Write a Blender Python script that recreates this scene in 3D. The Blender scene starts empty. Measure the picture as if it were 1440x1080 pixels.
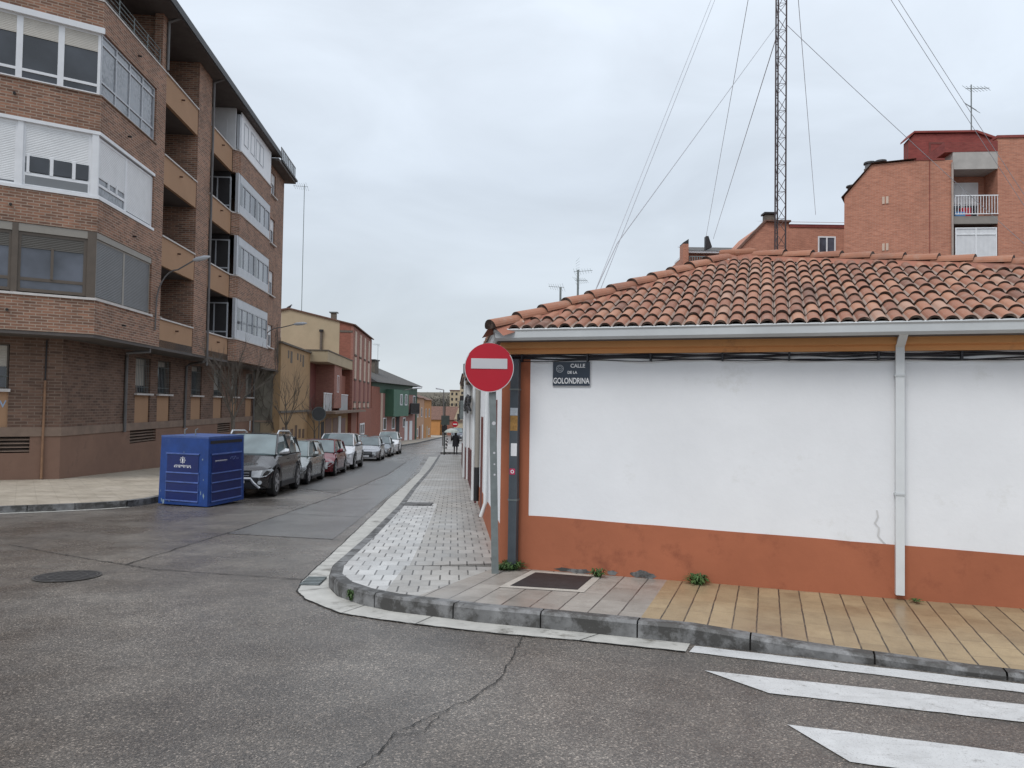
import bpy, bmesh, math, random
from mathutils import Vector, Matrix
rnd = random.Random(7)
SC = bpy.context.scene; COL = SC.collection
R_ = math.radians

# ------------------------------------------------------------------ camera, world, sun, exposure
cam = bpy.data.cameras.new('camera'); cam.sensor_width = 36; cam.lens = 26.0
cam.clip_start = 0.05; cam.clip_end = 5000
camo = bpy.data.objects.new('camera', cam); COL.objects.link(camo)
PITCH = math.atan(30 / 1040.0); ROLL = math.atan(0.015)
camo.matrix_world = Matrix.Translation((0, 0, 1.75)) @ Matrix.Rotation(R_(90) + PITCH, 4, 'X') @ Matrix.Rotation(ROLL, 4, 'Z')
SC.camera = camo
W = bpy.data.worlds.new('World'); SC.world = W; W.use_nodes = True
nt = W.node_tree; nt.nodes.clear()
def N(t, typ, **kw):
    n = t.nodes.new(typ)
    for k, v in kw.items():
        if k in n.inputs: n.inputs[k].default_value = v
        else: setattr(n, k, v)
    return n
SUN_EL, SUN_AZ = R_(52), R_(215)          # azimuth clockwise from +Y
sky = N(nt, 'ShaderNodeTexSky', sky_type='NISHITA', sun_disc=False, sun_elevation=SUN_EL, sun_rotation=SUN_AZ)
tc = N(nt, 'ShaderNodeTexCoord'); sep = N(nt, 'ShaderNodeSeparateXYZ'); nt.links.new(tc.outputs['Generated'], sep.inputs[0])
mp = N(nt, 'ShaderNodeMapping'); mp.inputs['Scale'].default_value = (1.6, 1.6, 4.2); nt.links.new(tc.outputs['Generated'], mp.inputs[0])
no = N(nt, 'ShaderNodeTexNoise', Scale=2.1, Detail=6.0, Roughness=0.52, Distortion=.4); nt.links.new(mp.outputs[0], no.inputs['Vector'])
cr = N(nt, 'ShaderNodeValToRGB'); cr.color_ramp.elements[0].position = 0.0; cr.color_ramp.elements[1].position = 1.0
for p, c in ((0.0, (.64, .69, .73)), (0.10, (.60, .66, .715)), (0.28, (.63, .70, .785)), (0.5, (.77, .845, .94)), (1.0, (1.12, 1.2, 1.32))):
    e = cr.color_ramp.elements.new(p) if p not in (0.0, 1.0) else cr.color_ramp.elements[0 if p == 0 else -1]
    e.color = (*c, 1)
nt.links.new(sep.outputs['Z'], cr.inputs[0])
nr = N(nt, 'ShaderNodeMapRange'); nr.inputs['From Min'].default_value = .3; nr.inputs['From Max'].default_value = .7
nr.inputs['To Min'].default_value = .91; nr.inputs['To Max'].default_value = 1.09; nt.links.new(no.outputs['Fac'], nr.inputs[0])
mul = N(nt, 'ShaderNodeVectorMath', operation='SCALE'); nt.links.new(cr.outputs[0], mul.inputs[0]); nt.links.new(nr.outputs[0], mul.inputs['Scale'])
sk = N(nt, 'ShaderNodeVectorMath', operation='SCALE'); sk.inputs['Scale'].default_value = 0.08; nt.links.new(sky.outputs[0], sk.inputs[0])
mx = N(nt, 'ShaderNodeMix', data_type='RGBA'); mx.inputs[0].default_value = .94
nt.links.new(sk.outputs[0], mx.inputs[6]); nt.links.new(mul.outputs[0], mx.inputs[7])
bg = N(nt, 'ShaderNodeBackground'); bg.inputs['Strength'].default_value = 1.0
nt.links.new(mx.outputs[2], bg.inputs[0]); wo = N(nt, 'ShaderNodeOutputWorld'); nt.links.new(bg.outputs[0], wo.inputs[0])
sl = bpy.data.lights.new('sun', 'SUN'); sl.energy = 1.5; sl.angle = R_(25); sl.color = (1, .965, .92)
so = bpy.data.objects.new('sun', sl); COL.objects.link(so)
sd = Vector((math.sin(SUN_AZ) * math.cos(SUN_EL), math.cos(SUN_AZ) * math.cos(SUN_EL), math.sin(SUN_EL)))
so.rotation_euler = sd.to_track_quat('Z', 'Y').to_euler()
SC.view_settings.view_transform = 'Standard'; SC.view_settings.look = 'None'; SC.view_settings.exposure = 0.16; SC.view_settings.gamma = 1
SC.cycles.max_bounces = 6

# ------------------------------------------------------------------ helpers
def gz(y):
    if y < -40: return 1.54
    if y < 60: return -.0385 * y
    if y < 260: return -2.31 - .025 * (y - 60)
    return -7.31
class Fr:                                  # frame: s along a wall, o outward (right of travel), z up
    def __init__(s, p, d):
        l = math.hypot(*d); s.p = p; s.d = (d[0] / l, d[1] / l); s.n = (s.d[1], -s.d[0])
    def __call__(s, a, o, z): return (s.p[0] + s.d[0] * a + s.n[0] * o, s.p[1] + s.d[1] * a + s.n[1] * o, z)
    def sub(s, a, o): q = s(a, o, 0); return Fr((q[0], q[1]), s.d)
    def perp(s, a, o, sign=1):             # frame whose s runs along this frame's outward normal
        q = s(a, o, 0); return Fr((q[0], q[1]), (s.n[0] * sign, s.n[1] * sign))
ID = Fr((0, 0), (1, 0))                    # s = x, o = -y
class M:
    def __init__(s): s.v = []; s.f = []; s.uv = []; s.col = []
    def face(s, pts, uvs=None, c=0.5):
        i = len(s.v); s.v += [tuple(p) for p in pts]; s.f.append(tuple(range(i, i + len(pts))))
        s.uv.append(uvs or [(p[0], p[1]) for p in pts]); s.col.append(c); return s
    def box(s, fr, s0, s1, o0, o1, z0, z1, c=0.5):
        P = lambda a, o, z: fr(a, o, z)
        for q, m in ((((s0, o1, z0), (s1, o1, z0), (s1, o1, z1), (s0, o1, z1)), 0), (((s1, o0, z0), (s0, o0, z0), (s0, o0, z1), (s1, o0, z1)), 0),
                     (((s1, o1, z0), (s1, o0, z0), (s1, o0, z1), (s1, o1, z1)), 1), (((s0, o0, z0), (s0, o1, z0), (s0, o1, z1), (s0, o0, z1)), 1),
                     (((s0, o1, z1), (s1, o1, z1), (s1, o0, z1), (s0, o0, z1)), 2), (((s0, o0, z0), (s1, o0, z0), (s1, o1, z0), (s0, o1, z0)), 2)):
            uv = [(a, z) if m == 0 else ((o + 7.3, z) if m == 1 else (a, o)) for a, o, z in q]
            s.face([P(*t) for t in q], uv, c)
        return s
    def prism(s, pts, z0, z1):             # plan polygon (ccw), uv along perimeter
        d = 0; n = len(pts)
        zf = lambda z, p: z(p) if callable(z) else z
        for i in range(n):
            a, b = pts[i], pts[(i + 1) % n]; l = math.hypot(b[0] - a[0], b[1] - a[1])
            s.face([(a[0], a[1], zf(z0, a)), (b[0], b[1], zf(z0, b)), (b[0], b[1], zf(z1, b)), (a[0], a[1], zf(z1, a))], [(d, zf(z0, a)), (d + l, zf(z0, b)), (d + l, zf(z1, b)), (d, zf(z1, a))]); d += l
        s.face([(p[0], p[1], zf(z1, p)) for p in pts]); s.face([(p[0], p[1], zf(z0, p)) for p in reversed(pts)])
        return s
    def band(s, path, th, z0, z1, out=0.0):
        o = offs(path, out); i_ = offs(path, out - th); s.prism(o + i_[::-1], z0, z1); return s
    def tube(s, pts, r, n=8, cap=True):
        pts = [Vector(p) for p in pts]; rs = r if isinstance(r, (list, tuple)) else [r] * len(pts); rings = []
        ref = None
        for i, p in enumerate(pts):
            t = (pts[min(i + 1, len(pts) - 1)] - pts[max(i - 1, 0)]); t = t.normalized() if t.length > 1e-9 else Vector((0, 0, 1))
            if ref is None: ref = t.orthogonal().normalized()
            ref = (ref - t * ref.dot(t)); ref = ref.normalized() if ref.length > 1e-6 else t.orthogonal().normalized()
            b = t.cross(ref); rings.append([p + (ref * math.cos(2 * math.pi * k / n) + b * math.sin(2 * math.pi * k / n)) * rs[i] for k in range(n)])
        base = len(s.v); d = 0
        for rg in rings: s.v += [tuple(q) for q in rg]
        for i in range(len(rings) - 1):
            L = (pts[i + 1] - pts[i]).length
            for k in range(n):
                k2 = (k + 1) % n; s.f.append((base + i * n + k, base + i * n + k2, base + (i + 1) * n + k2, base + (i + 1) * n + k))
                u0, u1 = k * .05, (k + 1) * .05; s.uv.append([(u0, d), (u1, d), (u1, d + L), (u0, d + L)]); s.col.append(.5)
            d += L
        if cap:
            for rg, rv in ((0, True), (len(rings) - 1, False)):
                ids = [base + rg * n + k for k in range(n)]; s.f.append(tuple(ids[::-1] if rv else ids)); s.uv.append([(0, 0)] * n); s.col.append(.5)
        return s
    def bar(s, a, b, w): return s.tube([a, b], w, 4)
    def disc(s, c, nrm, r, th, n=28):
        c = Vector(c); nrm = Vector(nrm).normalized(); return s.tube([c - nrm * th / 2, c + nrm * th / 2], r, n)
    def text(s, body, size, fr, sc, oc, zc, wscale=1.0, bold=0.0, th=.002):
        cu = bpy.data.curves.new('t', 'FONT'); cu.body = body; cu.size = size; cu.align_x = 'CENTER'; cu.align_y = 'CENTER'; cu.offset = bold; cu.extrude = th / 2
        ob = bpy.data.objects.new('t', cu); COL.objects.link(ob); bpy.context.view_layer.update()
        me = ob.to_mesh(); vs = [v.co.copy() for v in me.vertices]; fs = [tuple(p.vertices) for p in me.polygons]; ob.to_mesh_clear()
        bpy.data.objects.remove(ob); bpy.data.curves.remove(cu)
        b = len(s.v); s.v += [tuple(fr(sc + v.x * wscale, oc + v.z, zc + v.y)) for v in vs]
        for f in fs: s.f.append(tuple(b + i for i in f)); s.uv.append([(0, 0)] * len(f)); s.col.append(.5)
        return s
    def build(s, name, mat, parent=None, smooth=False, bevel=0, merge=False):
        off = Vector(parent_root(parent)) if parent else (Vector((0, 0, 0)))
        me = bpy.data.meshes.new(name); me.from_pydata([tuple(Vector(v) - off) for v in s.v], [], s.f)
        ul = me.uv_layers.new(name='UVMap'); k = 0; buf = []
        for u in s.uv:
            for q in u: buf += [q[0], q[1]]
        ul.data.foreach_set('uv', buf)
        at = me.attributes.new('rnd', 'FLOAT', 'FACE'); at.data.foreach_set('value', s.col)
        me.materials.append(mat)
        if merge or smooth or bevel:
            bm = bmesh.new(); bm.from_mesh(me); bmesh.ops.remove_doubles(bm, verts=bm.verts, dist=.0005); bmesh.ops.recalc_face_normals(bm, faces=bm.faces); bm.to_mesh(me); bm.free()
        if smooth:
            for p in me.polygons: p.use_smooth = True
            me.set_sharp_from_angle(angle=R_(38))
        o = bpy.data.objects.new(name, me); COL.objects.link(o)
        if bevel:
            b = o.modifiers.new('b', 'BEVEL'); b.width = bevel; b.segments = 2; b.limit_method = 'ANGLE'
        if parent: o.parent = parent
        return o
def parent_root(p):
    while p.parent: p = p.parent
    return p.location
def offs(path, o):
    out = []; n = len(path)
    for i, p in enumerate(path):
        ns = []
        for a, b in ((i - 1, i), (i, i + 1)):
            if a >= 0 and b < n:
                d = Vector((path[b][0] - path[a][0], path[b][1] - path[a][1])).normalized(); ns.append(Vector((d.y, -d.x)))
        m = ns[0] if len(ns) == 1 else (ns[0] + ns[1]) / (1 + ns[0].dot(ns[1]))
        out.append((p[0] + m.x * o, p[1] + m.y * o))
    return out
def thing(name, label, cat, loc=(0, 0, 0), group=None):
    o = bpy.data.objects.new(name, None); o.empty_display_size = .2; COL.objects.link(o); o.location = loc
    return tag(o, label, cat, group)
def tag(o, label=None, cat=None, group=None, kind=None):
    if label: o['label'] = label
    if cat: o['category'] = cat
    if group: o['group'] = group
    if kind: o['kind'] = kind
    return o
def struct(name, m, mat, **k): return tag(m.build(name, mat, **k), kind='structure')
def center(o):                              # move a one-mesh thing's origin to its base
    me = o.data; xs = [v.co for v in me.vertices]; c = Vector((sum(v.x for v in xs) / len(xs), sum(v.y for v in xs) / len(xs), min(v.z for v in xs)))
    me.transform(Matrix.Translation(-c)); o.location = c; return o
def copy_tree(o, parent=None):
    c = o.copy(); COL.objects.link(c); c.parent = parent
    for ch in list(o.children): copy_tree(ch, c)
    return c

def offhouse(path, o):                      # the corner house: small overhang towards the street, full one over the long wall
    os_ = max(o - .27, o * .3) if o > 0 else o
    a, k, e = path; n1 = Vector((k[1] - a[1], -(k[0] - a[0]))).normalized(); n2 = Vector((e[1] - k[1], -(e[0] - k[0]))).normalized()
    det = n1.x * n2.y - n1.y * n2.x; m = Vector(((os_ * n2.y - o * n1.y) / det, (n1.x * o - n2.x * os_) / det))
    return [(a[0] + n1.x * os_, a[1] + n1.y * os_), (k[0] + m.x, k[1] + m.y), (e[0] + n2.x * o, e[1] + n2.y * o)]

# ------------------------------------------------------------------ materials
def base(name, rough=.7, metal=0, spec=.5):
    m = bpy.data.materials.new(name); m.use_nodes = True; t = m.node_tree; b = t.nodes['Principled BSDF']
    b.inputs['Roughness'].default_value = rough; b.inputs['Metallic'].default_value = metal; b.inputs['Specular IOR Level'].default_value = spec
    return m, t, b
def noise(t, scale, detail=4, rough=.55, vec=None, dist=0):
    n = N(t, 'ShaderNodeTexNoise', Scale=scale, Detail=detail, Roughness=rough, Distortion=dist)
    if vec is None: vec = N(t, 'ShaderNodeTexCoord').outputs['Object']
    t.links.new(vec, n.inputs['Vector']); return n.outputs['Fac']
def ramp(t, fac, stops):
    r = N(t, 'ShaderNodeValToRGB'); el = r.color_ramp.elements
    while len(el) < len(stops): el.new(.5)
    for e, (p, c) in zip(el, stops): e.position = p; e.color = (*c, 1) if len(c) == 3 else c
    t.links.new(fac, r.inputs[0]); return r.outputs[0]
def mixc(t, fac, a, b, mode='MIX'):
    m = N(t, 'ShaderNodeMix', data_type='RGBA', blend_type=mode)
    for i, v in ((0, fac), (6, a), (7, b)):
        if hasattr(v, 'node'): t.links.new(v, m.inputs[i])
        else: m.inputs[i].default_value = v if i == 0 else ((*v, 1) if len(v) == 3 else v)
    return m.outputs[2]
def bump(t, b, h, strength=.3, dist=.01, prev=None):
    n = N(t, 'ShaderNodeBump', Strength=strength, Distance=dist); t.links.new(h, n.inputs['Height'])
    if prev: t.links.new(prev, n.inputs['Normal'])
    t.links.new(n.outputs[0], b.inputs['Normal']); return n.outputs[0]
def sc(c, k): return tuple(min(1, x * k) for x in c)
MC = {}
def paint(name, c, rough=.6, var=.15, scale=2.5, metal=0, bmp=.15, fine=60, spec=.5, dirt=None):
    if name in MC: return MC[name]
    m, t, b = base(name, rough, metal, spec)
    f = noise(t, scale, 6, .6); col = ramp(t, f, [(.3, sc(c, 1 - var)), (.7, sc(c, 1 + var))])
    if dirt:
        col = mixc(t, ramp(t, noise(t, scale * .7, 8, .7), [(dirt[1], (0, 0, 0)), (dirt[1] + .12, (1, 1, 1))]), col, dirt[0])
    t.links.new(col, b.inputs['Base Color'])
    if bmp: bump(t, b, noise(t, fine, 4), bmp, .004)
    MC[name] = m; return m
def UVv(t): return N(t, 'ShaderNodeTexCoord').outputs['UV']
def brick(name, c1, c2, mortar, bw=.25, rh=.073, ms=.011, var=.22, rough=.85, stack=False):
    if name in MC: return MC[name]
    m, t, b = base(name, rough, 0, .3)
    k = N(t, 'ShaderNodeTexBrick', **{'Scale': 1.0, 'Mortar Size': ms, 'Mortar Smooth': .2, 'Bias': 0.0, 'Brick Width': bw, 'Row Height': rh})
    k.offset = .5; k.inputs['Color1'].default_value = (*c1, 1); k.inputs['Color2'].default_value = (*c2, 1); k.inputs['Mortar'].default_value = (*mortar, 1)
    uv = UVv(t); t.links.new(uv, k.inputs['Vector'])
    col = mixc(t, .75, k.outputs['Color'], ramp(t, noise(t, .9, 7, .65), [(.3, (1 - var * 1.4,) * 3), (.5, (1, 1, 1)), (.72, (1 + var,) * 3)]), 'MULTIPLY')
    mp_ = N(t, 'ShaderNodeMapping'); mp_.inputs['Scale'].default_value = (3.0, 13.5, 1); t.links.new(uv, mp_.inputs[0])
    col = mixc(t, .6, col, ramp(t, noise(t, 1.0, 3, .7, mp_.outputs[0]), [(.25, (.6, .58, .6)), (.5, (1, 1, 1)), (.75, (1.3, 1.25, 1.2))]), 'MULTIPLY')
    t.links.new(col, b.inputs['Base Color']); bump(t, b, k.outputs['Fac'], -.4, .008)
    MC[name] = m; return m
def slats(name, c, pitch=.05, rough=.5, axis=1, depth=.6, var=.06):
    if name in MC: return MC[name]
    m, t, b = base(name, rough)
    sp = N(t, 'ShaderNodeSeparateXYZ'); t.links.new(UVv(t), sp.inputs[0])
    w = N(t, 'ShaderNodeMath', operation='MULTIPLY'); w.inputs[1].default_value = 2 * math.pi / pitch; t.links.new(sp.outputs[axis], w.inputs[0])
    s_ = N(t, 'ShaderNodeMath', operation='SINE'); t.links.new(w.outputs[0], s_.inputs[0])
    t.links.new(ramp(t, noise(t, 3, 5), [(.3, sc(c, 1 - var)), (.7, sc(c, 1 + var))]), b.inputs['Base Color'])
    bump(t, b, s_.outputs[0], depth, .006); MC[name] = m; return m
def glass(name, c, rough=.06, cur=None):
    if name in MC: return MC[name]
    m, t, b = base(name, rough, 0, .8)
    col = ramp(t, noise(t, .9, 3, .5), [(.35, sc(c, .6)), (.65, sc(c, 1.5))])
    if cur:
        sp = N(t, 'ShaderNodeSeparateXYZ'); t.links.new(UVv(t), sp.inputs[0])
        wv = noise(t, 9, 2, .5, None); col = mixc(t, ramp(t, wv, [(.4, (0, 0, 0)), (.6, (1, 1, 1))]), col, cur)
    t.links.new(col, b.inputs['Base Color']); MC[name] = m; return m
def carpaint(name, c, metal=.3):
    if name in MC: return MC[name]
    m, t, b = base(name, .25, metal, .5); b.inputs['Coat Weight'].default_value = .6; b.inputs['Coat Roughness'].default_value = .06
    f = noise(t, 2.2, 5); t.links.new(ramp(t, f, [(.3, sc(c, .88)), (.7, sc(c, 1.08))]), b.inputs['Base Color'])
    t.links.new(ramp(t, noise(t, 3, 3), [(.35, (.2,) * 3), (.7, (.3,) * 3)]), b.inputs['Roughness'])
    MC[name] = m; return m

def asphalt():
    m, t, b = base('wet asphalt', .5, 0, .5)
    big = noise(t, .35, 7, .68); mid = noise(t, 1.6, 8, .72)
    col = ramp(t, big, [(.34, (.078, .069, .062)), (.50, (.118, .109, .101)), (.66, (.170, .160, .149))])
    col = mixc(t, .8, col, ramp(t, mid, [(.3, (.68, .68, .69)), (.7, (1.28, 1.26, 1.22))]), 'MULTIPLY')
    tc_ = N(t, 'ShaderNodeTexCoord').outputs['Object']
    vo = N(t, 'ShaderNodeTexVoronoi', Scale=110.0); t.links.new(tc_, vo.inputs['Vector'])
    sp = N(t, 'ShaderNodeSeparateColor'); t.links.new(vo.outputs['Color'], sp.inputs[0])
    col = mixc(t, .85, col, ramp(t, sp.outputs[0], [(0, (.6, .59, .58)), (.5, (.92, .9, .88)), (.84, (1.2, 1.15, 1.1)), (1, (2.9, 2.75, 2.6))]), 'MULTIPLY')
    fine = noise(t, 60, 5, .85)
    col = mixc(t, .95, col, ramp(t, fine, [(.36, (.5, .49, .48)), (.5, (.95,) * 3), (.66, (1.75, 1.68, 1.6))]), 'MULTIPLY')
    t.links.new(col, b.inputs['Base Color'])
    wet = noise(t, .45, 6, .6)
    t.links.new(ramp(t, wet, [(.38, (.19,) * 3), (.62, (.50,) * 3)]), b.inputs['Roughness'])
    bump(t, b, vo.outputs['Distance'], .45, .006); return m
def pavers(name, c1, c2, mortar, bw, rh, ms, off=.5, var=.15, rough=.45, strong='row', faint=.35, freq=2):
    m, t, b = base(name, rough, 0, .5)
    def bk(w_, h_, mz):
        k = N(t, 'ShaderNodeTexBrick', **{'Scale': 1.0, 'Mortar Size': mz, 'Mortar Smooth': .15, 'Brick Width': w_, 'Row Height': h_}); k.offset = off; k.offset_frequency = freq
        k.inputs['Color1'].default_value = (*c1, 1); k.inputs['Color2'].default_value = (*c2, 1); k.inputs['Mortar'].default_value = (*sc(c1, .8), 1); t.links.new(uvd, k.inputs['Vector']); return k
    uv = UVv(t); nz = N(t, 'ShaderNodeTexNoise', Scale=6.0, Detail=3.0); t.links.new(uv, nz.inputs['Vector'])
    va = N(t, 'ShaderNodeVectorMath', operation='MULTIPLY_ADD'); va.inputs[1].default_value = (.012, .012, 0); t.links.new(nz.outputs['Color'], va.inputs[0]); t.links.new(uv, va.inputs[2]); uvd = va.outputs[0]
    k1 = bk(bw, rh, ms * .6); row = bk(400.0, rh, ms); full = bk(bw, rh, ms)
    if strong == 'row': mask = row.outputs['Fac']
    else:
        r2 = bk(400.0, rh, ms * 1.25); sb_ = N(t, 'ShaderNodeMath', operation='SUBTRACT', use_clamp=True); t.links.new(full.outputs['Fac'], sb_.inputs[0]); t.links.new(r2.outputs['Fac'], sb_.inputs[1]); mask = sb_.outputs[0]
    col = mixc(t, .8, k1.outputs['Color'], ramp(t, noise(t, 1.6, 7, .7), [(.3, (1 - var,) * 3), (.7, (1 + var,) * 3)]), 'MULTIPLY')
    brk = ramp(t, noise(t, 7, 4, .6), [(.3, (.35,) * 3), (.55, (1,) * 3)])
    mm_ = mixc(t, 1.0, mask, brk, 'MULTIPLY')
    col = mixc(t, mm_, col, mortar)
    col = mixc(t, .5, col, ramp(t, noise(t, 90, 4, .7), [(.3, (.8,) * 3), (.7, (1.15,) * 3)]), 'MULTIPLY')
    col = mixc(t, .5, col, ramp(t, noise(t, 3.5, 8, .75), [(.38, (.62, .6, .58)), (.55, (1, 1, 1))]), 'MULTIPLY')
    t.links.new(col, b.inputs['Base Color'])
    t.links.new(ramp(t, noise(t, .8, 5), [(.35, (rough - .15,) * 3), (.65, (rough + .2,) * 3)]), b.inputs['Roughness'])
    bump(t, b, full.outputs['Fac'], -.5, .008); return m
def tilemat(name='clay roof tile'):
    m, t, b = base(name, .75, 0, .35)
    a = N(t, 'ShaderNodeAttribute', attribute_name='rnd')
    col = ramp(t, a.outputs['Fac'], [(0, (.028, .016, .012)), (.13, (.17, .085, .06)), (.4, (.28, .122, .076)), (.62, (.34, .155, .095)), (.85, (.40, .205, .13)), (.95, (.37, .29, .245))])  # darkest stop is the shadow colour painted on tile lips and cap ends
    col = mixc(t, ramp(t, noise(t, 9, 7, .7), [(.50, (0, 0, 0)), (.72, (.55,) * 3)]), col, (.33, .25, .20))
    col = mixc(t, ramp(t, noise(t, 1.7, 5, .6), [(.52, (0, 0, 0)), (.75, (.5,) * 3)]), col, (.12, .075, .06))
    t.links.new(col, b.inputs['Base Color']); bump(t, b, noise(t, 70, 4), .25, .004); return m
def stain_plaster(name, c, stain, thr=.6, var=.06, sx=1.0, sz=1.0, rough=.85, bs=.3):
    m, t, b = base(name, rough, 0, .3)
    tcv = N(t, 'ShaderNodeTexCoord').outputs['Object']
    mp_ = N(t, 'ShaderNodeMapping'); mp_.inputs['Scale'].default_value = (sx, sx, sz); t.links.new(tcv, mp_.inputs[0])
    col = ramp(t, noise(t, .8, 6, .65), [(.3, sc(c, 1 - var)), (.7, sc(c, 1 + var))])
    col = mixc(t, ramp(t, noise(t, 1.5, 9, .72, mp_.outputs[0]), [(thr, (0, 0, 0)), (thr + .16, (.8,) * 3)]), col, stain)
    t.links.new(col, b.inputs['Base Color'])
    h = noise(t, 14, 8, .62); bump(t, b, h, bs, .012); return m

ASPH = asphalt()
GROUNDM = paint('dry earth', (.16, .14, .11), .95, .2, .3)
CONC = paint('kerb granite', (.165, .165, .165), .6, .35, 5, dirt=((.05, .048, .045), .44), bmp=.5)
GUTC = paint('gutter concrete', (.42, .41, .38), .55, .18, 4, dirt=((.16, .15, .13), .56), bmp=.3)
def roadpaint():
    m, t, b = base('worn road paint', .5, 0, .5)
    col = ramp(t, noise(t, 5, 6, .65), [(.3, (.46, .46, .455)), (.7, (.58, .58, .575))])
    mpp = N(t, 'ShaderNodeMapping'); mpp.inputs['Rotation'].default_value = (0, 0, .5); mpp.inputs['Scale'].default_value = (2.0, 14, 1); t.links.new(N(t, 'ShaderNodeTexCoord').outputs['Object'], mpp.inputs[0])
    col = mixc(t, ramp(t, noise(t, 1.2, 6, .7, mpp.outputs[0]), [(.56, (0, 0, 0)), (.68, (.55,) * 3)]), col, (.32, .31, .30))
    col = mixc(t, ramp(t, noise(t, 80, 4, .85), [(.56, (0, 0, 0)), (.66, (.75,) * 3)]), col, (.16, .15, .14))
    col = mixc(t, ramp(t, noise(t, 9, 9, .85), [(.57, (0, 0, 0)), (.64, (.8,) * 3)]), col, (.15, .14, .13))
    t.links.new(col, b.inputs['Base Color']); bump(t, b, noise(t, 110, 4), .5, .004); return m
ROADW = roadpaint()
PV = pavers('grey paving', (.30, .288, .268), (.40, .385, .36), (.05, .045, .04), .21, .30, .010, strong='col')
PVP = pavers('pale paving', (.38, .375, .365), (.56, .555, .54), (.06, .055, .05), .21, .30, .010, rough=.4, strong='col')
PVT = pavers('taupe paving', (.265, .238, .21), (.35, .32, .285), (.055, .045, .04), .62, .275, .008, off=.37)
PVY = pavers('ochre paving', (.285, .21, .125), (.36, .27, .16), (.05, .04, .03), .42, .20, .0075, off=.31)
PVL = pavers('tan paving', (.36, .315, .25), (.40, .35, .285), (.24, .21, .17), .4, .4, .010, off=.0, var=.16, rough=.6)
DARKM = paint('cast iron', (.022, .020, .021), .6, .35, 8, metal=0, bmp=.5, fine=35)
BLACK = paint('black rubber', (.012, .012, .014), .6, .2)
CRACK = paint('crack filler', (.02, .019, .018), .9, .1)
TILE = tilemat()
LEAF = paint('weed green', (.05, .10, .025), .7, .35, 20)
WHITEP = stain_plaster('white plaster', (.74, .75, .77), (.60, .60, .58), .60, .05, bs=.2)
ORANGE = stain_plaster('terracotta paint', (.345, .118, .062), (.20, .065, .038), .56, .12, bs=.2)
OCHRE = stain_plaster('ochre cornice paint', (.62, .31, .13), (.24, .12, .07), .58, .1)
BROWNR = paint('dark red frame', (.14, .035, .025), .5)
BSALMON = brick('salmon brick', (.37, .152, .098), (.46, .20, .13), (.42, .25, .19), .26, .07, .009, var=.12)
BDARKR = brick('deep red brick', (.22, .05, .045), (.26, .065, .055), (.19, .07, .06), .26, .07, .008, var=.15)
BA = brick('brown brick', (.160, .088, .063), (.320, .165, .108), (.34, .27, .215), .30, .085, .013, var=.25)
BB = brick('plain brown brick', (.15, .105, .088), (.19, .13, .105), (.15, .11, .09), .26, .08, .010, var=.18)
BG = brick('dark ground floor brick', (.105, .066, .050), (.185, .112, .082), (.20, .15, .12), .34, .095, .012, var=.22)
TANP = stain_plaster('ochre panel', (.37, .225, .135), (.13, .07, .035), .66, .06, 2.5, .6, .8, .1)
PLINTH = stain_plaster('brown plinth render', (.215, .130, .095), (.12, .08, .062), .58, .12, bs=.15)
BELT = paint('belt concrete', (.21, .15, .115), .85, .2, 2)
COPING = paint('white stone coping', (.55, .52, .50), .7, .12, 4)
ALUW = paint('white aluminium', (.72, .73, .75), .4, .05, 3, bmp=0)
ALUG = paint('grey aluminium', (.46, .48, .51), .4, .06, 3, bmp=0)
ALUB = paint('bronze aluminium', (.10, .078, .06), .45, .1, 3, bmp=0)
ALUL = paint('beige grey aluminium', (.27, .25, .22), .5, .06, 3, bmp=0)
SHW = slats('white roller shutter', (.70, .71, .72))
SHG = slats('grey roller shutter', (.145, .15, .155))
SHB = slats('brown roller shutter', (.085, .078, .068))
SHC = slats('cream roller shutter', (.50, .47, .42))
GLD = glass('dark window glass', (.03, .034, .042))
GLM = glass('grey window glass', (.16, .175, .195), .1, (.24, .25, .27))
GLB = glass('sky tinted glass', (.07, .078, .10), .08)
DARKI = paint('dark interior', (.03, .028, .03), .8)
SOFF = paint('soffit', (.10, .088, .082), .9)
EAVE = paint('slate eave', (.055, .058, .062), .6, .2, 4)
PIPE = paint('grey rainwater pipe', (.15, .145, .145), .5, .15, 3, metal=.3)
GALV = paint('galvanised steel', (.19, .215, .215), .5, .2, 8, metal=.4, dirt=((.30, .31, .31), .62))
PIPEW = paint('white downpipe', (.62, .64, .65), .45, .06, 3, dirt=((.35, .34, .32), .63))
GUTW = paint('pale gutter', (.50, .52, .53), .45, .07, 2)
REDS = paint('sign red', (.42, .005, .02), .4, .04, 3, bmp=0)
SIGNG = paint('sign grey white', (.50, .50, .52), .5, .04, 3, bmp=0)
NAVY = paint('street sign navy', (.018, .03, .05), .35, .1, 5, bmp=0)
WHT = paint('plain white', (.75, .75, .76), .5, .03, 3, bmp=0)
CABLE = paint('cable black', (.014, .014, .02), .5, .2)
STEELW = paint('steel wire', (.36, .37, .40), .5, .1, bmp=0)
MASTM = paint('mast maroon', (.040, .024, .026), .6, .25, 3)
BARK = paint('grey bark', (.13, .11, .09), .9, .25, 9, bmp=.5)
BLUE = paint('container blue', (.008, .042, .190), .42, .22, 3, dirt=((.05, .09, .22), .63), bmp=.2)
BLUED = paint('container dark blue', (.004, .014, .100), .4, .15, 3, bmp=0)

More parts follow.
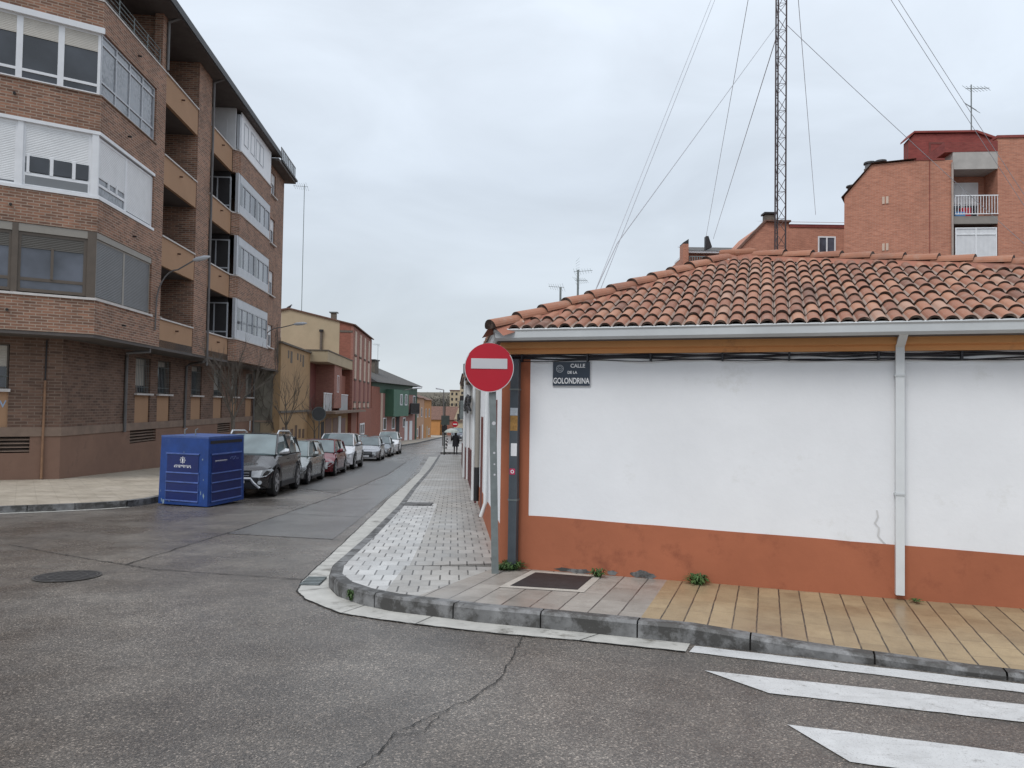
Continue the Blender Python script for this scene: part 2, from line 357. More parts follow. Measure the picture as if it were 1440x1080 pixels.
# ------------------------------------------------------------------ ground, road
m = M(); ys = [-300, -40, 0, 60, 150, 260, 400, 900, 2500]
for a, b in zip(ys, ys[1:]):
    za, zb = gz(a) - .03, gz(b) - .03
    for x0, x1 in zip([-2500, -400, -60, 60, 400], [-400, -60, 60, 400, 2500]): m.face([(x0, a, za), (x1, a, za), (x1, b, zb), (x0, b, zb)])
struct('ground', m, GROUNDM)
m = M()
for a, b in zip([-40, 0, 60, 150], [0, 60, 150, 200]): m.face([(-60, a, gz(a)), (60, a, gz(a)), (60, b, gz(b)), (-60, b, gz(b))])
struct('road', m, ASPH)
def gp(p, h=0): return (p[0], p[1], gz(p[1]) + h)
def sheet(name, polys, mat, h, uvfr=None, swap=False):
    m = M()
    for poly in polys:
        pts = [gp(q[:2], (q[2] if len(q) > 2 else h)) for q in poly]
        uv = None
        if uvfr:
            uv = []
            for q in poly:
                dx, dy = q[0] - uvfr.p[0], q[1] - uvfr.p[1]; a = dx * uvfr.d[0] + dy * uvfr.d[1]; o = -(dx * uvfr.n[0] + dy * uvfr.n[1])
                uv.append((o + 50, a + 50) if swap else (a + 50, o + 50))
        m.face(pts, uv)
    return struct(name, m, mat)
U = (-.0767, .99705)                              # direction of the street
WD = (math.sin(R_(109)), math.cos(R_(109)))       # direction of the long white wall
LD = (math.sin(R_(56.6)), math.cos(R_(56.6)))     # direction of the apartment block's left face
K = (-.11, 8.967)                                 # corner of the white house
C0 = (.23, 8.85)
FW = Fr(C0, WD)                                   # s=0 where the white panel starts
FU = Fr(K, (-U[0], -U[1]))                        # street wall of the white house: s negative going away, outward left

# kerb polyline of the right sidewalk, bottom of the outer face, from far away to the right edge
far = (-5.25, 54.0)
KB = [(-7.0, 84.0), (-5.66, 60.0), far, (-3.62, 33.0), (-2.86, 21.5), (-2.46, 16.2), (-2.22, 11.6), (-2.15, 9.6), (-2.13, 8.95), (-2.02, 8.35), (-1.80, 7.88), (-1.50, 7.53), (-1.16, 7.28), (-.74, 7.10), (-.29, 6.90), (.49, 6.66), (1.54, 6.30), (2.45, 5.96), (3.46, 5.55), (5.3, 4.82), (9.0, 3.4), (16, .9)]
KH = [.15] * 17 + [.085, .055, .055, .055, .055]
def lerp(a, b, t): return tuple(x + (y - x) * t for x, y in zip(a, b))
def resample(path, hs, step):
    out = []; 
    for (a, b, ha, hb) in zip(path, path[1:], hs, hs[1:]):
        L = math.hypot(b[0] - a[0], b[1] - a[1]); n = max(1, round(L / step))
        for i in range(n): out.append((*lerp(a, b, i / n), ha + (hb - ha) * i / n))
    out.append((*path[-1], hs[-1])); return out
def jag(a, b, n, amp):
    return [(lerp(a, b, i / n)[0] + rnd.uniform(-amp, amp) * (0 < i < n), lerp(a, b, i / n)[1] + rnd.uniform(-amp, amp) * (0 < i < n)) for i in range(n + 1)]
# kerb stones
KS = resample(KB[2:], KH[2:], .22); KSp = [(x, y) for x, y, h in KS]
inn = offs(KSp, .145) if False else None
def sideoff(path, o): return offs(path, o)
KI = sideoff(KSp, -.145); KT = sideoff(KSp, -.02)
m = M(); acc = 0; last = 0
for i in range(len(KS) - 1):
    a, b = KS[i], KS[i + 1]; L = math.hypot(b[0] - a[0], b[1] - a[1]); near = a[1] < 14
    acc += L; g0 = 0; g1 = 0
    if near and acc - last > .84: g1 = min(.45, .014 / L); last = acc
    q = lambda p, p2, t: lerp(p[:2], p2[:2], t)
    for (t0, t1) in ((0, 1 - g1),):
        o0, o1 = q(a, b, t0), q(a, b, t1); e0, e1 = q(KT[i], KT[i + 1], t0), q(KT[i], KT[i + 1], t1); i0, i1 = q(KI[i], KI[i + 1], t0), q(KI[i], KI[i + 1], t1)
        ha, hb = a[2], a[2] + (b[2] - a[2]) * t1
        m.face([gp(o0, -.02), gp(o1, -.02), gp(o1, hb - .025), gp(o0, ha - .025)]); m.face([gp(o0, ha - .025), gp(o1, hb - .025), gp(e1, hb), gp(e0, ha)])
        m.face([gp(e0, ha), gp(e1, hb), gp(i1, hb), gp(i0, ha)]); m.face([gp(i0, ha), gp(i1, hb), gp(i1, -.02), gp(i0, -.02)])
        if g1: m.face([gp(o1, -.02), gp(i1, -.02), gp(i1, hb), gp(e1, hb), gp(o1, hb - .025)])
        if last == acc or i == 0: pass
struct('kerb', m, CONC, merge=True)
# filler between kerb stones
m = M()
for i in range(len(KS) - 1):
    o0, o1 = offs(KSp, -.02)[i], offs(KSp, -.02)[i + 1]
    m.face([gp(o0, -.02), gp(o1, -.02), gp(o1, KS[i + 1][2] - .03), gp(o0, KS[i][2] - .03)])
struct('kerb_joint', m, CRACK)
# pavement surface: strips between kerb and house line
def wallpt(p):                                    # nearest point on the house line for a kerb point
    x, y = p
    if y > 8.967: return None
    return None
nK = next(i for i, p in enumerate(KSp) if p[1] < 8.9)
inner = [(x, y) for x, y in KI]
kin = Fr(K, U)
left_poly = []
for i in range(nK):
    a, b = inner[i], inner[i + 1]
    wa = ((K[0] + U[0] / U[1] * (a[1] - K[1])) + .3, a[1]); wb = ((K[0] + U[0] / U[1] * (b[1] - K[1])) + .3, b[1])
    left_poly.append([(a[0], a[1]), (b[0], b[1]), wb, wa])
left_poly[-1][2] = FW(-.36, -.3, 0)[:2]
SPL = .36
def splitp(i, t): a, w = left_poly[i][0], left_poly[i][3]; return lerp(a, w, t)
pale = []; grey = []
for i, pl in enumerate(left_poly):
    a, b, wb, wa = pl
    if a[1] <= 17: pale.append([a, b, lerp(b, wb, SPL), lerp(a, wa, SPL)]); grey.append([lerp(a, wa, SPL), lerp(b, wb, SPL), wb, wa])
    else: grey.append(pl)
# corner fan split by a line from the house corner towards the kerb
ci = inner[nK]; cw = FW(-.36, -.3, 0)[:2]; left_poly[-1][2] = cw
cs = next(i for i, p in enumerate(inner) if p[0] > -.95 and i > nK)       # join between grey slabs and cross slabs
fan = [ci] + inner[nK + 1:cs + 1] + [cw]
cp = lerp(ci, cw, SPL)
kk = next(i for i, p in enumerate(inner) if p[0] > -1.28 and i > nK)
pale.append([ci] + inner[nK + 1:kk + 1] + [cp]); grey.append([cp, inner[kk]] + inner[kk + 1:cs + 1] + [cw])
sheet('sidewalk_pale_strip', pale, PVP, .148, Fr(K, U), swap=True)
sheet('sidewalk', grey, PV, .148, Fr(K, U), swap=True)
taupe = []; ochre = []
SJ = 1.60
hsK = [k[2] for k in KS]
for i in range(cs, len(inner) - 1):
    a, b = inner[i], inner[i + 1]
    def wp(p):
        s_ = (p[0] - C0[0]) * WD[0] + (p[1] - C0[1]) * WD[1]; s_ = max(s_, -.36)
        q = FW(s_ + .0, -.3, 0); return (q[0], q[1], .148)
    sa = (a[0] - C0[0]) * WD[0] + (a[1] - C0[1]) * WD[1]
    wa_ = cw + (.148,) if i == cs else wp(a)
    (taupe if sa < SJ - .1 else ochre).append([(a[0], a[1], hsK[i] - .002), (b[0], b[1], hsK[i + 1] - .002), wp(b), wa_])
sheet('sidewalk_cross_slabs', taupe, PVT, .148, FW, swap=True)
sheet('sidewalk_ochre_slabs', ochre, PVY, .148, FW, swap=True)
# far pavement beyond the side street + its kerb
sheet('far_sidewalk', [[(-7.35, 84), (-5.75, 61.5), (-1.5, 61.5), (-3, 84)]], PV, .15, Fr(K, U))
m = M(); m.box(Fr((-5.8, 61.2), (1, 0)), 0, 4.3, 0, .25, gz(61) - .1, gz(61) + .14); struct('far_kerb', m, CONC)
# gutter strip and painted edge line
GO = [(-7.7, 84), (-6.4, 60.5), (-5.95, 54.0), (-4.05, 33.0), (-3.55, 25.4), (-3.2, 19.6), (-2.93, 16.2), (-2.72, 13.26), (-2.55, 10.8), (-2.46, 9.4), (-2.40, 8.6), (-2.30, 8.1), (-2.10, 7.72), (-1.61, 7.16), (-1.24, 6.97), (-.85, 6.80), (-.09, 6.52), (.6, 6.34), (1.44, 6.06)]
GI = [(-7.0, 84), (-5.66, 60.5), far, (-3.62, 33.0), (-3.12, 25.4), (-2.72, 19.6), (-2.46, 16.2), (-2.31, 13.26), (-2.19, 10.8), (-2.14, 9.4), (-2.10, 8.75), (-2.0, 8.3), (-1.82, 7.9), (-1.45, 7.49), (-1.12, 7.26), (-.72, 7.10), (.1, 6.78), (.8, 6.56), (1.54, 6.31)]
sheet('gutter', [[GO[i], GO[i + 1], GI[i + 1], GI[i]] for i in range(2, len(GO) - 1)], GUTC, .006)
m = M()
for p, q, i_ in zip(GO[3:-1], GO[4:], range(99)):
    a = lerp(p, q, .5); n = (5 if i_ < 6 else 1) if i_ % 2 == 0 or i_ < 6 else 0
    for j in range(n):
        c_ = lerp(p, q, j / n); e_ = lerp(GI[3 + i_], GI[4 + i_], j / n)
        d = Vector((e_[0] - c_[0], e_[1] - c_[1])).normalized() * .0035; t = (-d.y, d.x)
        m.face([gp((c_[0] - t[0], c_[1] - t[1]), .010), gp((e_[0] - t[0], e_[1] - t[1]), .010), gp((e_[0] + t[0], e_[1] + t[1]), .010), gp((c_[0] + t[0], c_[1] + t[1]), .010)])
for p, q in zip(GO[3:-1], GO[4:]):
    n_ = 12; e_ = jag(p, q, n_, .007); w0 = [rnd.uniform(.001, .011) for _ in range(n_ + 1)]
    for j in range(n_): a, b = e_[j], e_[j + 1]; m.face([gp((a[0] - w0[j], a[1] - w0[j]), .0095), gp((b[0] - w0[j + 1], b[1] - w0[j + 1]), .0095), gp((b[0] + .006, b[1] + .006), .0095), gp((a[0] + .006, a[1] + .006), .0095)])
struct('gutter_joint', m, CRACK)
ed = jag((1.47, 6.06), (9.2, 2.95), 60, .008); ed2 = jag((1.56, 6.24), (9.3, 3.18), 60, .006)
sheet('painted_edge_line', [[ed[i], ed[i + 1], ed2[i + 1], ed2[i]] for i in range(60)], ROADW, .006)
def stripe(a, b, c, d):
    e1, e2 = jag(a, b, 50, .006), jag(d, c, 50, .006)
    return [[e1[i], e1[i + 1], e2[i + 1], e2[i]] for i in range(50)]
dv = Vector((3.43 - 1.47, 4.97 - 5.59)).normalized()
def ext(p, L): return (p[0] + dv.x * L, p[1] + dv.y * L)
crossing = stripe((1.47, 5.59), ext((1.47, 5.59), 6), ext((1.79, 5.12), 6), (1.79, 5.12)) + stripe((1.71, 4.57), ext((1.71, 4.57), 6), ext((1.86, 4.06), 6), (1.86, 4.06)) + \
    stripe((1.85, 3.6), ext((1.85, 3.6), 6), ext((1.95, 3.1), 6), (1.95, 3.1))
sheet('pedestrian_crossing', crossing, ROADW, .006)
# asphalt patches, joints and cracks
PAT = paint('asphalt patch lighter', (.118, .113, .108), .27, .25, .9, dirt=((.085, .080, .076), .52), bmp=.6, fine=160)
PAT2 = paint('asphalt patch darker', (.085, .077, .070), .4, .18, 1.4, bmp=.6, fine=160)
sheet('asphalt_patch', [[(-2.92, 13.3), (-2.86, 12.02), (-3.4, 12.16), (-4.1, 12.33), (-4.75, 12.5), (-4.76, 14), (-4.72, 21), (-4.9, 30), (-6.15, 44), (-6.9, 54), (-6.3, 54), (-4.25, 33), (-3.62, 25.2)]], PAT, .004)
sheet('asphalt_patch_dark', [[(-7.6, 24), (-5.0, 21), (-4.95, 29), (-6.05, 42), (-9, 46), (-8.6, 34)]], PAT2, .0045)
def crackline(name, pts, w, amp, n=26, h=.0085):
    path = []
    for a, b in zip(pts, pts[1:]): path += jag(a, b, n, amp)[:-1]
    path.append(pts[-1]); m = M(); l, r = [], []
    for i, p in enumerate(path):
        q = path[min(i + 1, len(path) - 1)]; o = path[max(i - 1, 0)]; d = Vector((q[0] - o[0], q[1] - o[1])).normalized(); k = w * rnd.uniform(.35, 1.2)
        l.append((p[0] - d.y * k, p[1] + d.x * k)); r.append((p[0] + d.y * k, p[1] - d.x * k))
    for i in range(len(path) - 1): m.face([gp(l[i], h), gp(r[i], h), gp(r[i + 1], h), gp(l[i + 1], h)])
    return struct(name, m, CRACK)
crackline('crack', [(-.85, 3.75), (-.72, 4.0), (-.66, 4.32), (-.52, 4.55), (-.22, 4.95), (-.05, 5.35), (.05, 5.95), (.12, 6.42)], .0048, .014, 9)
crackline('crack', [(-.66, 4.32), (-.5, 4.36), (-.42, 4.62)], .003, .012, 8)
crackline('asphalt_joint', [(-7.4, 11.0), (-5.6, 9.9), (-4.4, 9.25), (-2.42, 8.75)], .010, .012, 20)
crackline('asphalt_joint', [(-4.9, 9.5), (-4.75, 13.5), (-4.7, 21), (-5.1, 31), (-6.2, 44)], .012, .02, 18)
crackline('asphalt_joint', [(-4.7, 15.6), (-2.95, 15.2)], .012, .015); crackline('asphalt_joint', [(-4.75, 12.5), (-2.75, 12.0)], .010, .015)
crackline('asphalt_joint', [(-4.7, 19.0), (-3.3, 19.4)], .014, .015); crackline('asphalt_joint', [(-7, 16.3), (-4.8, 16.6)], .010, .015)
crackline('asphalt_joint', [(-4.8, 24.5), (-3.7, 25)], .018, .015)
# left pavement (around the apartment block)
LK = [(-24, 6.1), (-18, 9.95), (-12.5, 13.55), (-10.25, 14.93), (-9.48, 15.45), (-8.9, 15.95), (-8.5, 16.5), (-8.35, 17.2), (-8.4, 18.2), (-9.4, 31), (-10.6, 47), (-11.7, 62), (-12.0, 70), (-12.2, 76), (-11.6, 80), (-11.3, 90), (-11.5, 105), (-12, 140)]
lkr = resample(LK, [.14] * len(LK), .5); lkp = [(a, b) for a, b, c in lkr]
li = offs(lkp, -.16); m = M()
for i in range(len(lkp) - 1):
    a, b, c, d = lkp[i], lkp[i + 1], li[i + 1], li[i]
    t1 = 1 if (i % 2 or a[1] > 30) else .97
    b2, c2 = lerp(a, b, t1), lerp(d, c, t1)
    m.face([gp(a, -.02), gp(b2, -.02), gp(b2, .14), gp(a, .14)]); m.face([gp(a, .14), gp(b2, .14), gp(c2, .14), gp(d, .14)])
    if t1 < 1: m.face([gp(b2, -.02), gp(c2, -.02), gp(c2, .14), gp(b2, .14)])
struct('left_kerb', m, CONC)
polys = []
for i in range(len(lkp) - 1): 
    a, b = li[i], li[i + 1]; polys.append([a, b, (b[0] - 30, b[1] + (20 if b[1] < 17 else 0)), (a[0] - 30, a[1] + (20 if a[1] < 17 else 0))])
def tri_ok(p): return True
sheet('left_sidewalk', [[(-24, 6.3)] + li[1:next(i for i, p in enumerate(li) if p[1] > 17.6)] + [(-16, 17.6), (-26, 17.6)]] , PVL, .136, Fr((-10, 15), LD))
sheet('left_sidewalk', [[li[i], li[i + 1], (li[i + 1][0] - 14, li[i + 1][1]), (li[i][0] - 14, li[i][1])] for i in range(len(li) - 1) if li[i][1] > 17.0], PVL, .1365, Fr((-10, 15), LD))
lg = offs([(-12.5, 13.55), (-10.25, 14.93), (-9.48, 15.45), (-8.9, 15.95), (-8.5, 16.5)], .16); lg0 = offs([(-12.5, 13.55), (-10.25, 14.93), (-9.48, 15.45), (-8.9, 15.95), (-8.5, 16.5)], .0)
sheet('left_gutter', [[lg[i], lg[i + 1], lg0[i + 1], lg0[i]] for i in range(1, 4)], GUTC, .006)

# ------------------------------------------------------------------ white corner house
GB = -1.2
HL = 8.1                                            # length of its street side
root = thing('white_house', 'low white corner house with terracotta base, ochre cornice and clay tile hip roof', 'house', (.23, 8.85, -.19))
SR = 12.0                                           # its long wall runs off the frame
foot = [K, FW(SR, 0, 0)[:2], FW(SR, -8.0, 0)[:2], (K[0] + U[0] * HL + 6.5, K[1] + U[1] * HL + 1.5), (K[0] + U[0] * HL, K[1] + U[1] * HL)]
m = M().prism(foot, lambda p: gz(p[1]) - .5, 2.40); m.build('wall', WHITEP, root)
def botz(s_): return -.06 + 0 * s_
# painted base band, follows the pavement; corner pilaster strip
def strip_on(fr, pts, out):                         # extruded panel given as (s,z) polygon
    m = M(); f = [fr(s_, out, z) for s_, z in pts]; b = [fr(s_, 0, z) for s_, z in pts]; n = len(pts)
    m.face(f, [(s_, z) for s_, z in pts])
    for i in range(n): m.face([f[i], b[i], b[(i + 1) % n], f[(i + 1) % n]])
    return m
top = [(i * .25 - .01, .445 - .0142 * (i * .25) + rnd.uniform(-.004, .004)) for i in range(49)]
m = strip_on(FW, [(-.362, -.7), (SR, -.7)] + top[::-1] + [(-.012, 2.36), (-.362, 2.36)], .006)
# street side: base + corner strip
fu = Fr(K, (-U[0], -U[1]))
m2 = strip_on(fu, [(.004, -.6), (.004, 2.36), (-.10, 2.36), (-.10, .30), (-HL, -.10), (-HL, -.9)], .006)
m.v += []; k_ = len(m.v); m.v += m2.v; m.f += [tuple(i + k_ for i in f) for f in m2.f]; m.uv += m2.uv; m.col += m2.col
m.build('painted_base', ORANGE, root)
# wear patches where the paint has flaked at the foot of the wall
m = M()
for s0, z0, w_, h_ in ((1.35, -.14, .16, .05), (1.0, -.145, .07, .03), (.55, -.16, .25, .03)):
    pts = [(s0 + w_ * math.cos(a) * rnd.uniform(.7, 1.1), z0 + h_ * math.sin(a) * rnd.uniform(.6, 1.2)) for a in [i * math.pi / 7 for i in range(15)]]
    m.face([FW(a, .009, z) for a, z in pts])
m.build('bare_render_patch', CONC, root)
m = M(); px = [(3.74, .73), (3.75, .66), (3.72, .60), (3.76, .55), (3.75, .47), (3.79, .42), (3.82, .39)]
for a, b in zip(px, px[1:]): m.face([FW(a[0] - .008, .008, a[1]), FW(a[0] + .008, .008, a[1]), FW(b[0] + .010, .008, b[1]), FW(b[0] - .006, .008, b[1])])
m.build('plaster_crack', stain_plaster('grey filler', (.56, .56, .56), (.42, .42, .42), .48), root)
# cornice: two stepped ochre mouldings, around the corner
A0 = (K[0] + U[0] * HL, K[1] + U[1] * HL); path = [A0, K, FW(SR, 0, 0)[:2]]
def hband(m, o1, o0, z0, z1): m.prism(offhouse(path, o1) + offhouse(path, o0)[::-1], z0, z1); return m
m = M(); hband(m, .05, .002, 2.365, 2.425); hband(m, .13, .002, 2.43, 2.50); hband(m, .10, .002, 2.424, 2.431); m.build('cornice', OCHRE, root)
hband(M(), .28, -.02, 2.50, 2.515).build('soffit_board', SOFF, root)
# gutter profile (open box with rounded front)
prof = [(.25, 2.60), (.25, 2.52), (.28, 2.505), (.36, 2.50), (.39, 2.53), (.395, 2.60), (.41, 2.62), (.40, 2.635), (.375, 2.625), (.375, 2.55), (.27, 2.53), (.27, 2.60)]
def sweep(m, path, prof, close=True):
    rows = [[(x, y, z) for (x, y), z in [(offhouse(path, o)[i], z) for o, z in prof]] for i in range(len(path))]
    n = len(prof); d = 0
    for i in range(len(path) - 1):
        for j in range(n if close else n - 1):
            j2 = (j + 1) % n; m.face([rows[i][j], rows[i + 1][j], rows[i + 1][j2], rows[i][j2]], [(0, j * .1), (1, j * .1), (1, j * .1 + .1), (0, j * .1 + .1)])
    m.face(rows[0]); m.face(rows[-1][::-1]); return m
g = sweep(M(), path, prof).build('gutter', GUTW, root, merge=True)
# roof
ZE = 2.60; TH = R_(21.6); tT = math.tan(TH)
EO = .36
eav = offhouse(path, EO); EA = eav[1]; ED = eav[0]; EB = eav[2]
FE = Fr(EA, WD)
apex_s, apex_t = 2.84 - .30, 3.6
ap = FE(apex_s, -apex_t, ZE + apex_t * tT)
Bs, Bt = apex_s + apex_t * 2.3, 0.0                # foot of the right hip, beyond the frame
Bp = FE(Bs, 0, ZE)
Cp = FE(Bs + 1.0, -7.9, ZE); Dp = (ED[0], ED[1], ZE); D2 = (foot[3][0], foot[3][1], ZE)
m = M()
Ap = (EA[0], EA[1], ZE)
for tri in ((Ap, Bp, ap), (Bp, Cp, ap), (Cp, D2, ap), (D2, Dp, ap), (Dp, Ap, ap)): m.face(tri)
m.face([Ap, Dp, D2, Cp, Bp]); m.build('roof_deck', SOFF, root)
def tiles(m, O, a, b, nrm, inside, S, T, cw, rh, amp):
    nc = int(S / cw) + 1; nr_ = int(T / rh) + 1; seg = 10
    for r in range(nr_):
        for c in range(-1, nc):
            s0, t0 = c * cw, r * rh
            if not inside(s0 + cw / 2, t0 + rh * .5): continue
            jit = rnd.uniform(-.006, .006); tl = rnd.uniform(-.004, .008); col = min(.88, max(.18, rnd.gauss(.54, .2)))
            lo, hi, lip = [], [], []
            for k in range(seg + 1):
                x = k / seg; q_ = abs(x - .5) / .43; z = amp * math.sqrt(max(0, 1 - q_ * q_)) if q_ < 1 else 0
                p = O + a * (s0 + x * cw + jit)
                lo.append(p + b * (t0 - .03) + nrm * (z + .034 + tl)); hi.append(p + b * (t0 + rh + .01) + nrm * (z + .006)); lip.append(p + b * (t0 - .03) + nrm * (z + .010 + tl))
            for k in range(seg):
                m.face([lo[k], lo[k + 1], hi[k + 1], hi[k]], [(k / 8, 0), (k / 8 + .12, 0), (k / 8 + .12, 1), (k / 8, 1)], col if 0 < k < seg - 1 else .96)
                m.face([lip[k], lip[k + 1], lo[k + 1], lo[k]], None, 0.0)  # lip painted near-black: shadow line under each course put into the colour
V = Vector
a_ = V((WD[0], WD[1], 0)); inn = V((-FE.n[0], -FE.n[1], 0)); b_ = (inn * math.cos(TH) + V((0, 0, math.sin(TH)))).normalized(); n_ = a_.cross(b_).normalized()
ct = math.cos(TH)
def in_front(s_, t_):
    t = t_ * ct
    if t < -.2: return False
    left = apex_s * t / apex_t; right = Bs - (Bs - apex_s) * t / apex_t
    return left + .02 < s_ < right + .02 and t < apex_t - .02 and s_ < 11.5
m = M(); tiles(m, V(Ap), a_, b_, n_, in_front, 11.5, apex_t / ct, .153, .345, .060)
tf = m.build('front_tiles', TILE, root)
# street-side slope
su = V((-U[0], -U[1], 0)); O2 = V(Dp); L2 = (V(Ap) - O2).length; inn2 = V((U[1], -U[0], 0))
d_ap = (V(ap) - O2); ta = d_ap.dot(inn2); sa_ = d_ap.dot(su); sl_ = math.atan2(ap[2] - ZE, ta); b2 = (inn2 * math.cos(sl_) + V((0, 0, math.sin(sl_)))).normalized(); n2 = su.cross(b2).normalized()
def in_side(s_, t_):
    t = t_ * math.cos(sl_); return t < ta and sa_ * t / ta < s_ < L2 - (L2 - sa_) * t / ta
m = M(); tiles(m, O2, su, b2, n2, in_side, L2, ta / math.cos(sl_), .153, .345, .060); m.build('side_tiles', TILE, root)
# hip caps: overlapping half-round ridge tiles on a mortar bed
def caps(m, mb, p0, p1, r, L):
    p0, p1 = V(p0), V(p1); d = (p1 - p0); n = int(d.length / L); d.normalize(); sd_ = d.cross(V((0, 0, 1))).normalized(); up = sd_.cross(d)
    for i in range(n):
        c0 = p0 + d * (i * L - .02); c1 = p0 + d * ((i + 1) * L + .05); col = min(.7, max(.3, rnd.gauss(.5, .08))); R0, R1 = r * 1.08, r * .92
        N8 = 10
        ring = lambda c, R, h: [c + sd_ * (R * math.cos(math.pi * k / N8)) + up * (R * .85 * math.sin(math.pi * k / N8) + h) for k in range(N8 + 1)]
        A_, B_, C_ = ring(c0, R0, .03), ring(c1, R1, .0), ring(c0, R0 - .028, .015)
        for k in range(N8):
            m.face([A_[k], A_[k + 1], B_[k + 1], B_[k]], None, col); m.face([C_[k + 1], C_[k], B_[k], B_[k + 1]] if False else [A_[k + 1], A_[k], C_[k], C_[k + 1]], None, .0)  # cap end edges near-black, their shade painted into the colour
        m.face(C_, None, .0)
    w_ = r * 2.1; dn = V((0, 0, -.085))
    mb.face([p0 + sd_ * w_ + dn, p1 + sd_ * w_ + dn, p1 + up * .07, p0 + up * .07]); mb.face([p1 - sd_ * w_ + dn, p0 - sd_ * w_ + dn, p0 + up * .07, p1 + up * .07])
m = M(); mb = M(); up_ = V((0, 0, .045))
A_off = V(Ap) + (V(ap) - V(Ap)).normalized() * -.06
caps(m, mb, A_off + up_, V(ap) + up_, .105, .40); caps(m, mb, V(Bp) + up_, V(ap) + up_, .105, .40)
caps(m, mb, V(Dp) + up_, V(ap) + up_, .105, .40)
m.build('hip_cap_tiles', TILE, root); mb.build('hip_mortar', stain_plaster('red mortar', (.29, .125, .085), (.20, .10, .08), .52, .15), root)
m = M().box(FE, apex_s - .25, apex_s + .3, -apex_t - .15, -apex_t + .15, ap[2] + .02, ap[2] + .13); m.build('apex_cap', TILE, root, bevel=.04)
# windows on the street side
def swin(root, fr, s0, s1, z0, z1, fm, gm=GLD, o=0, shut=None):
    f = M(); t = .07
    for b_ in ((s0 - t, s0, z0 - t, z1 + t), (s1, s1 + t, z0 - t, z1 + t), (s0, s1, z0 - t, z0), (s0, s1, z1, z1 + t)): f.box(fr, b_[0], b_[1], o - .02, o + .02, b_[2], b_[3])
    w = f.build('window', fm, root); M().box(fr, s0, s1, o - .01, o + .006, z0, z1).build('pane', gm, w)
    if shut: M().box(fr, s0, s1, o - .005, o + .012, z1 - (z1 - z0) * shut[0], z1).build('shutter', shut[1], w)
    return w
swin(root, fu, -1.95, -1.15, .62, 1.75, BROWNR); swin(root, fu, -4.6, -3.7, .45, 1.65, BROWNR)
dm = M().box(fu, -6.9, -5.9, -.01, .012, -.6, 1.5).build('door', BROWNR, root); M().tube([fu(-6.0, .05, .35), fu(-6.0, .05, .5)], .012).build('handle', ALUG, dm)

# white square downpipe on the long wall (part of the house)
m = M()
m.box(FW, 3.905, 3.985, .012, .085, -.10, 2.30); 
for (z0, o0, z1, o1) in ((2.30, 0, 2.40, .0), (2.40, .0, 2.52, .24)):
    P = lambda s_, o, z: FW(s_, o, z)
    m.face([P(3.905, .085 + o0, z0), P(3.985, .085 + o0, z0), P(3.985, .085 + o1 , z1), P(3.905, .085 + o1, z1)]); m.face([P(3.905, .012 + o0, z0), P(3.985, .012 + o0, z0), P(3.985, .012 + o1, z1), P(3.905, .012 + o1, z1)])
    m.face([P(3.905, .012 + o0, z0), P(3.905, .085 + o0, z0), P(3.905, .085 + o1, z1), P(3.905, .012 + o1, z1)]); m.face([P(3.985, .012 + o0, z0), P(3.985, .085 + o0, z0), P(3.985, .085 + o1, z1), P(3.985, .012 + o1, z1)])
dp = m.build('downpipe', PIPEW, root)
for z in (2.1, .9): M().box(FW, 3.895, 3.995, .0, .092, z, z + .02).build('bracket', GUTW, dp)
m = M(); m.tube([fu(-7.7, .06, 2.45), fu(-7.7, .06, .35)], .055, 10).build('rear_downpipe', ALUL, root, smooth=True)
m = M(); m.tube([fu(-7.7, .06, .35), fu(-7.7, .06, -.40)], .062, 10).build('downpipe_shoe', BLACK, root, smooth=True)
m = M(); m.tube([fu(-3.2, .05, 2.45), fu(-3.2, .05, .15), fu(-3.2, .12, -.08)], .035, 10); m.build('thin_downpipe', PIPEW, root, smooth=True)

# cable bundle on the wall under the cornice
m = M()
for j, (z0, r) in enumerate(((2.335, .012), (2.308, .009), (2.285, .005), (2.352, .008), (2.325, .008))):
    pts = []
    for i in range(90):
        s_ = -.36 + i * .14
        pts.append(FW(s_, .025 + .012 * math.sin(i * .8 + j * 2), z0 - .002 * i / 10 + .010 * math.sin(i * (.55 + .1 * j) + j) + (.022 if 14 < i < 45 and j == 1 else 0) * math.sin((i - 14) / 31 * math.pi) * -1))
    m.tube(pts, r, 6)
    m.tube([fu(.0, .03, z0), fu(-2, .04, z0 - .02), fu(-4.5, .04, z0 - .01), fu(-8, .05, z0 - .05)], r, 6)
for i in range(16): s_ = -.1 + i * .75 + rnd.uniform(-.1, .1); m.box(FW, s_, s_ + .02, .0, .055, 2.27, 2.36)
tag(center(m.build('cable_bundle', CABLE, smooth=True)), 'bundle of black cables clipped along the top of the white corner house wall', 'cables')
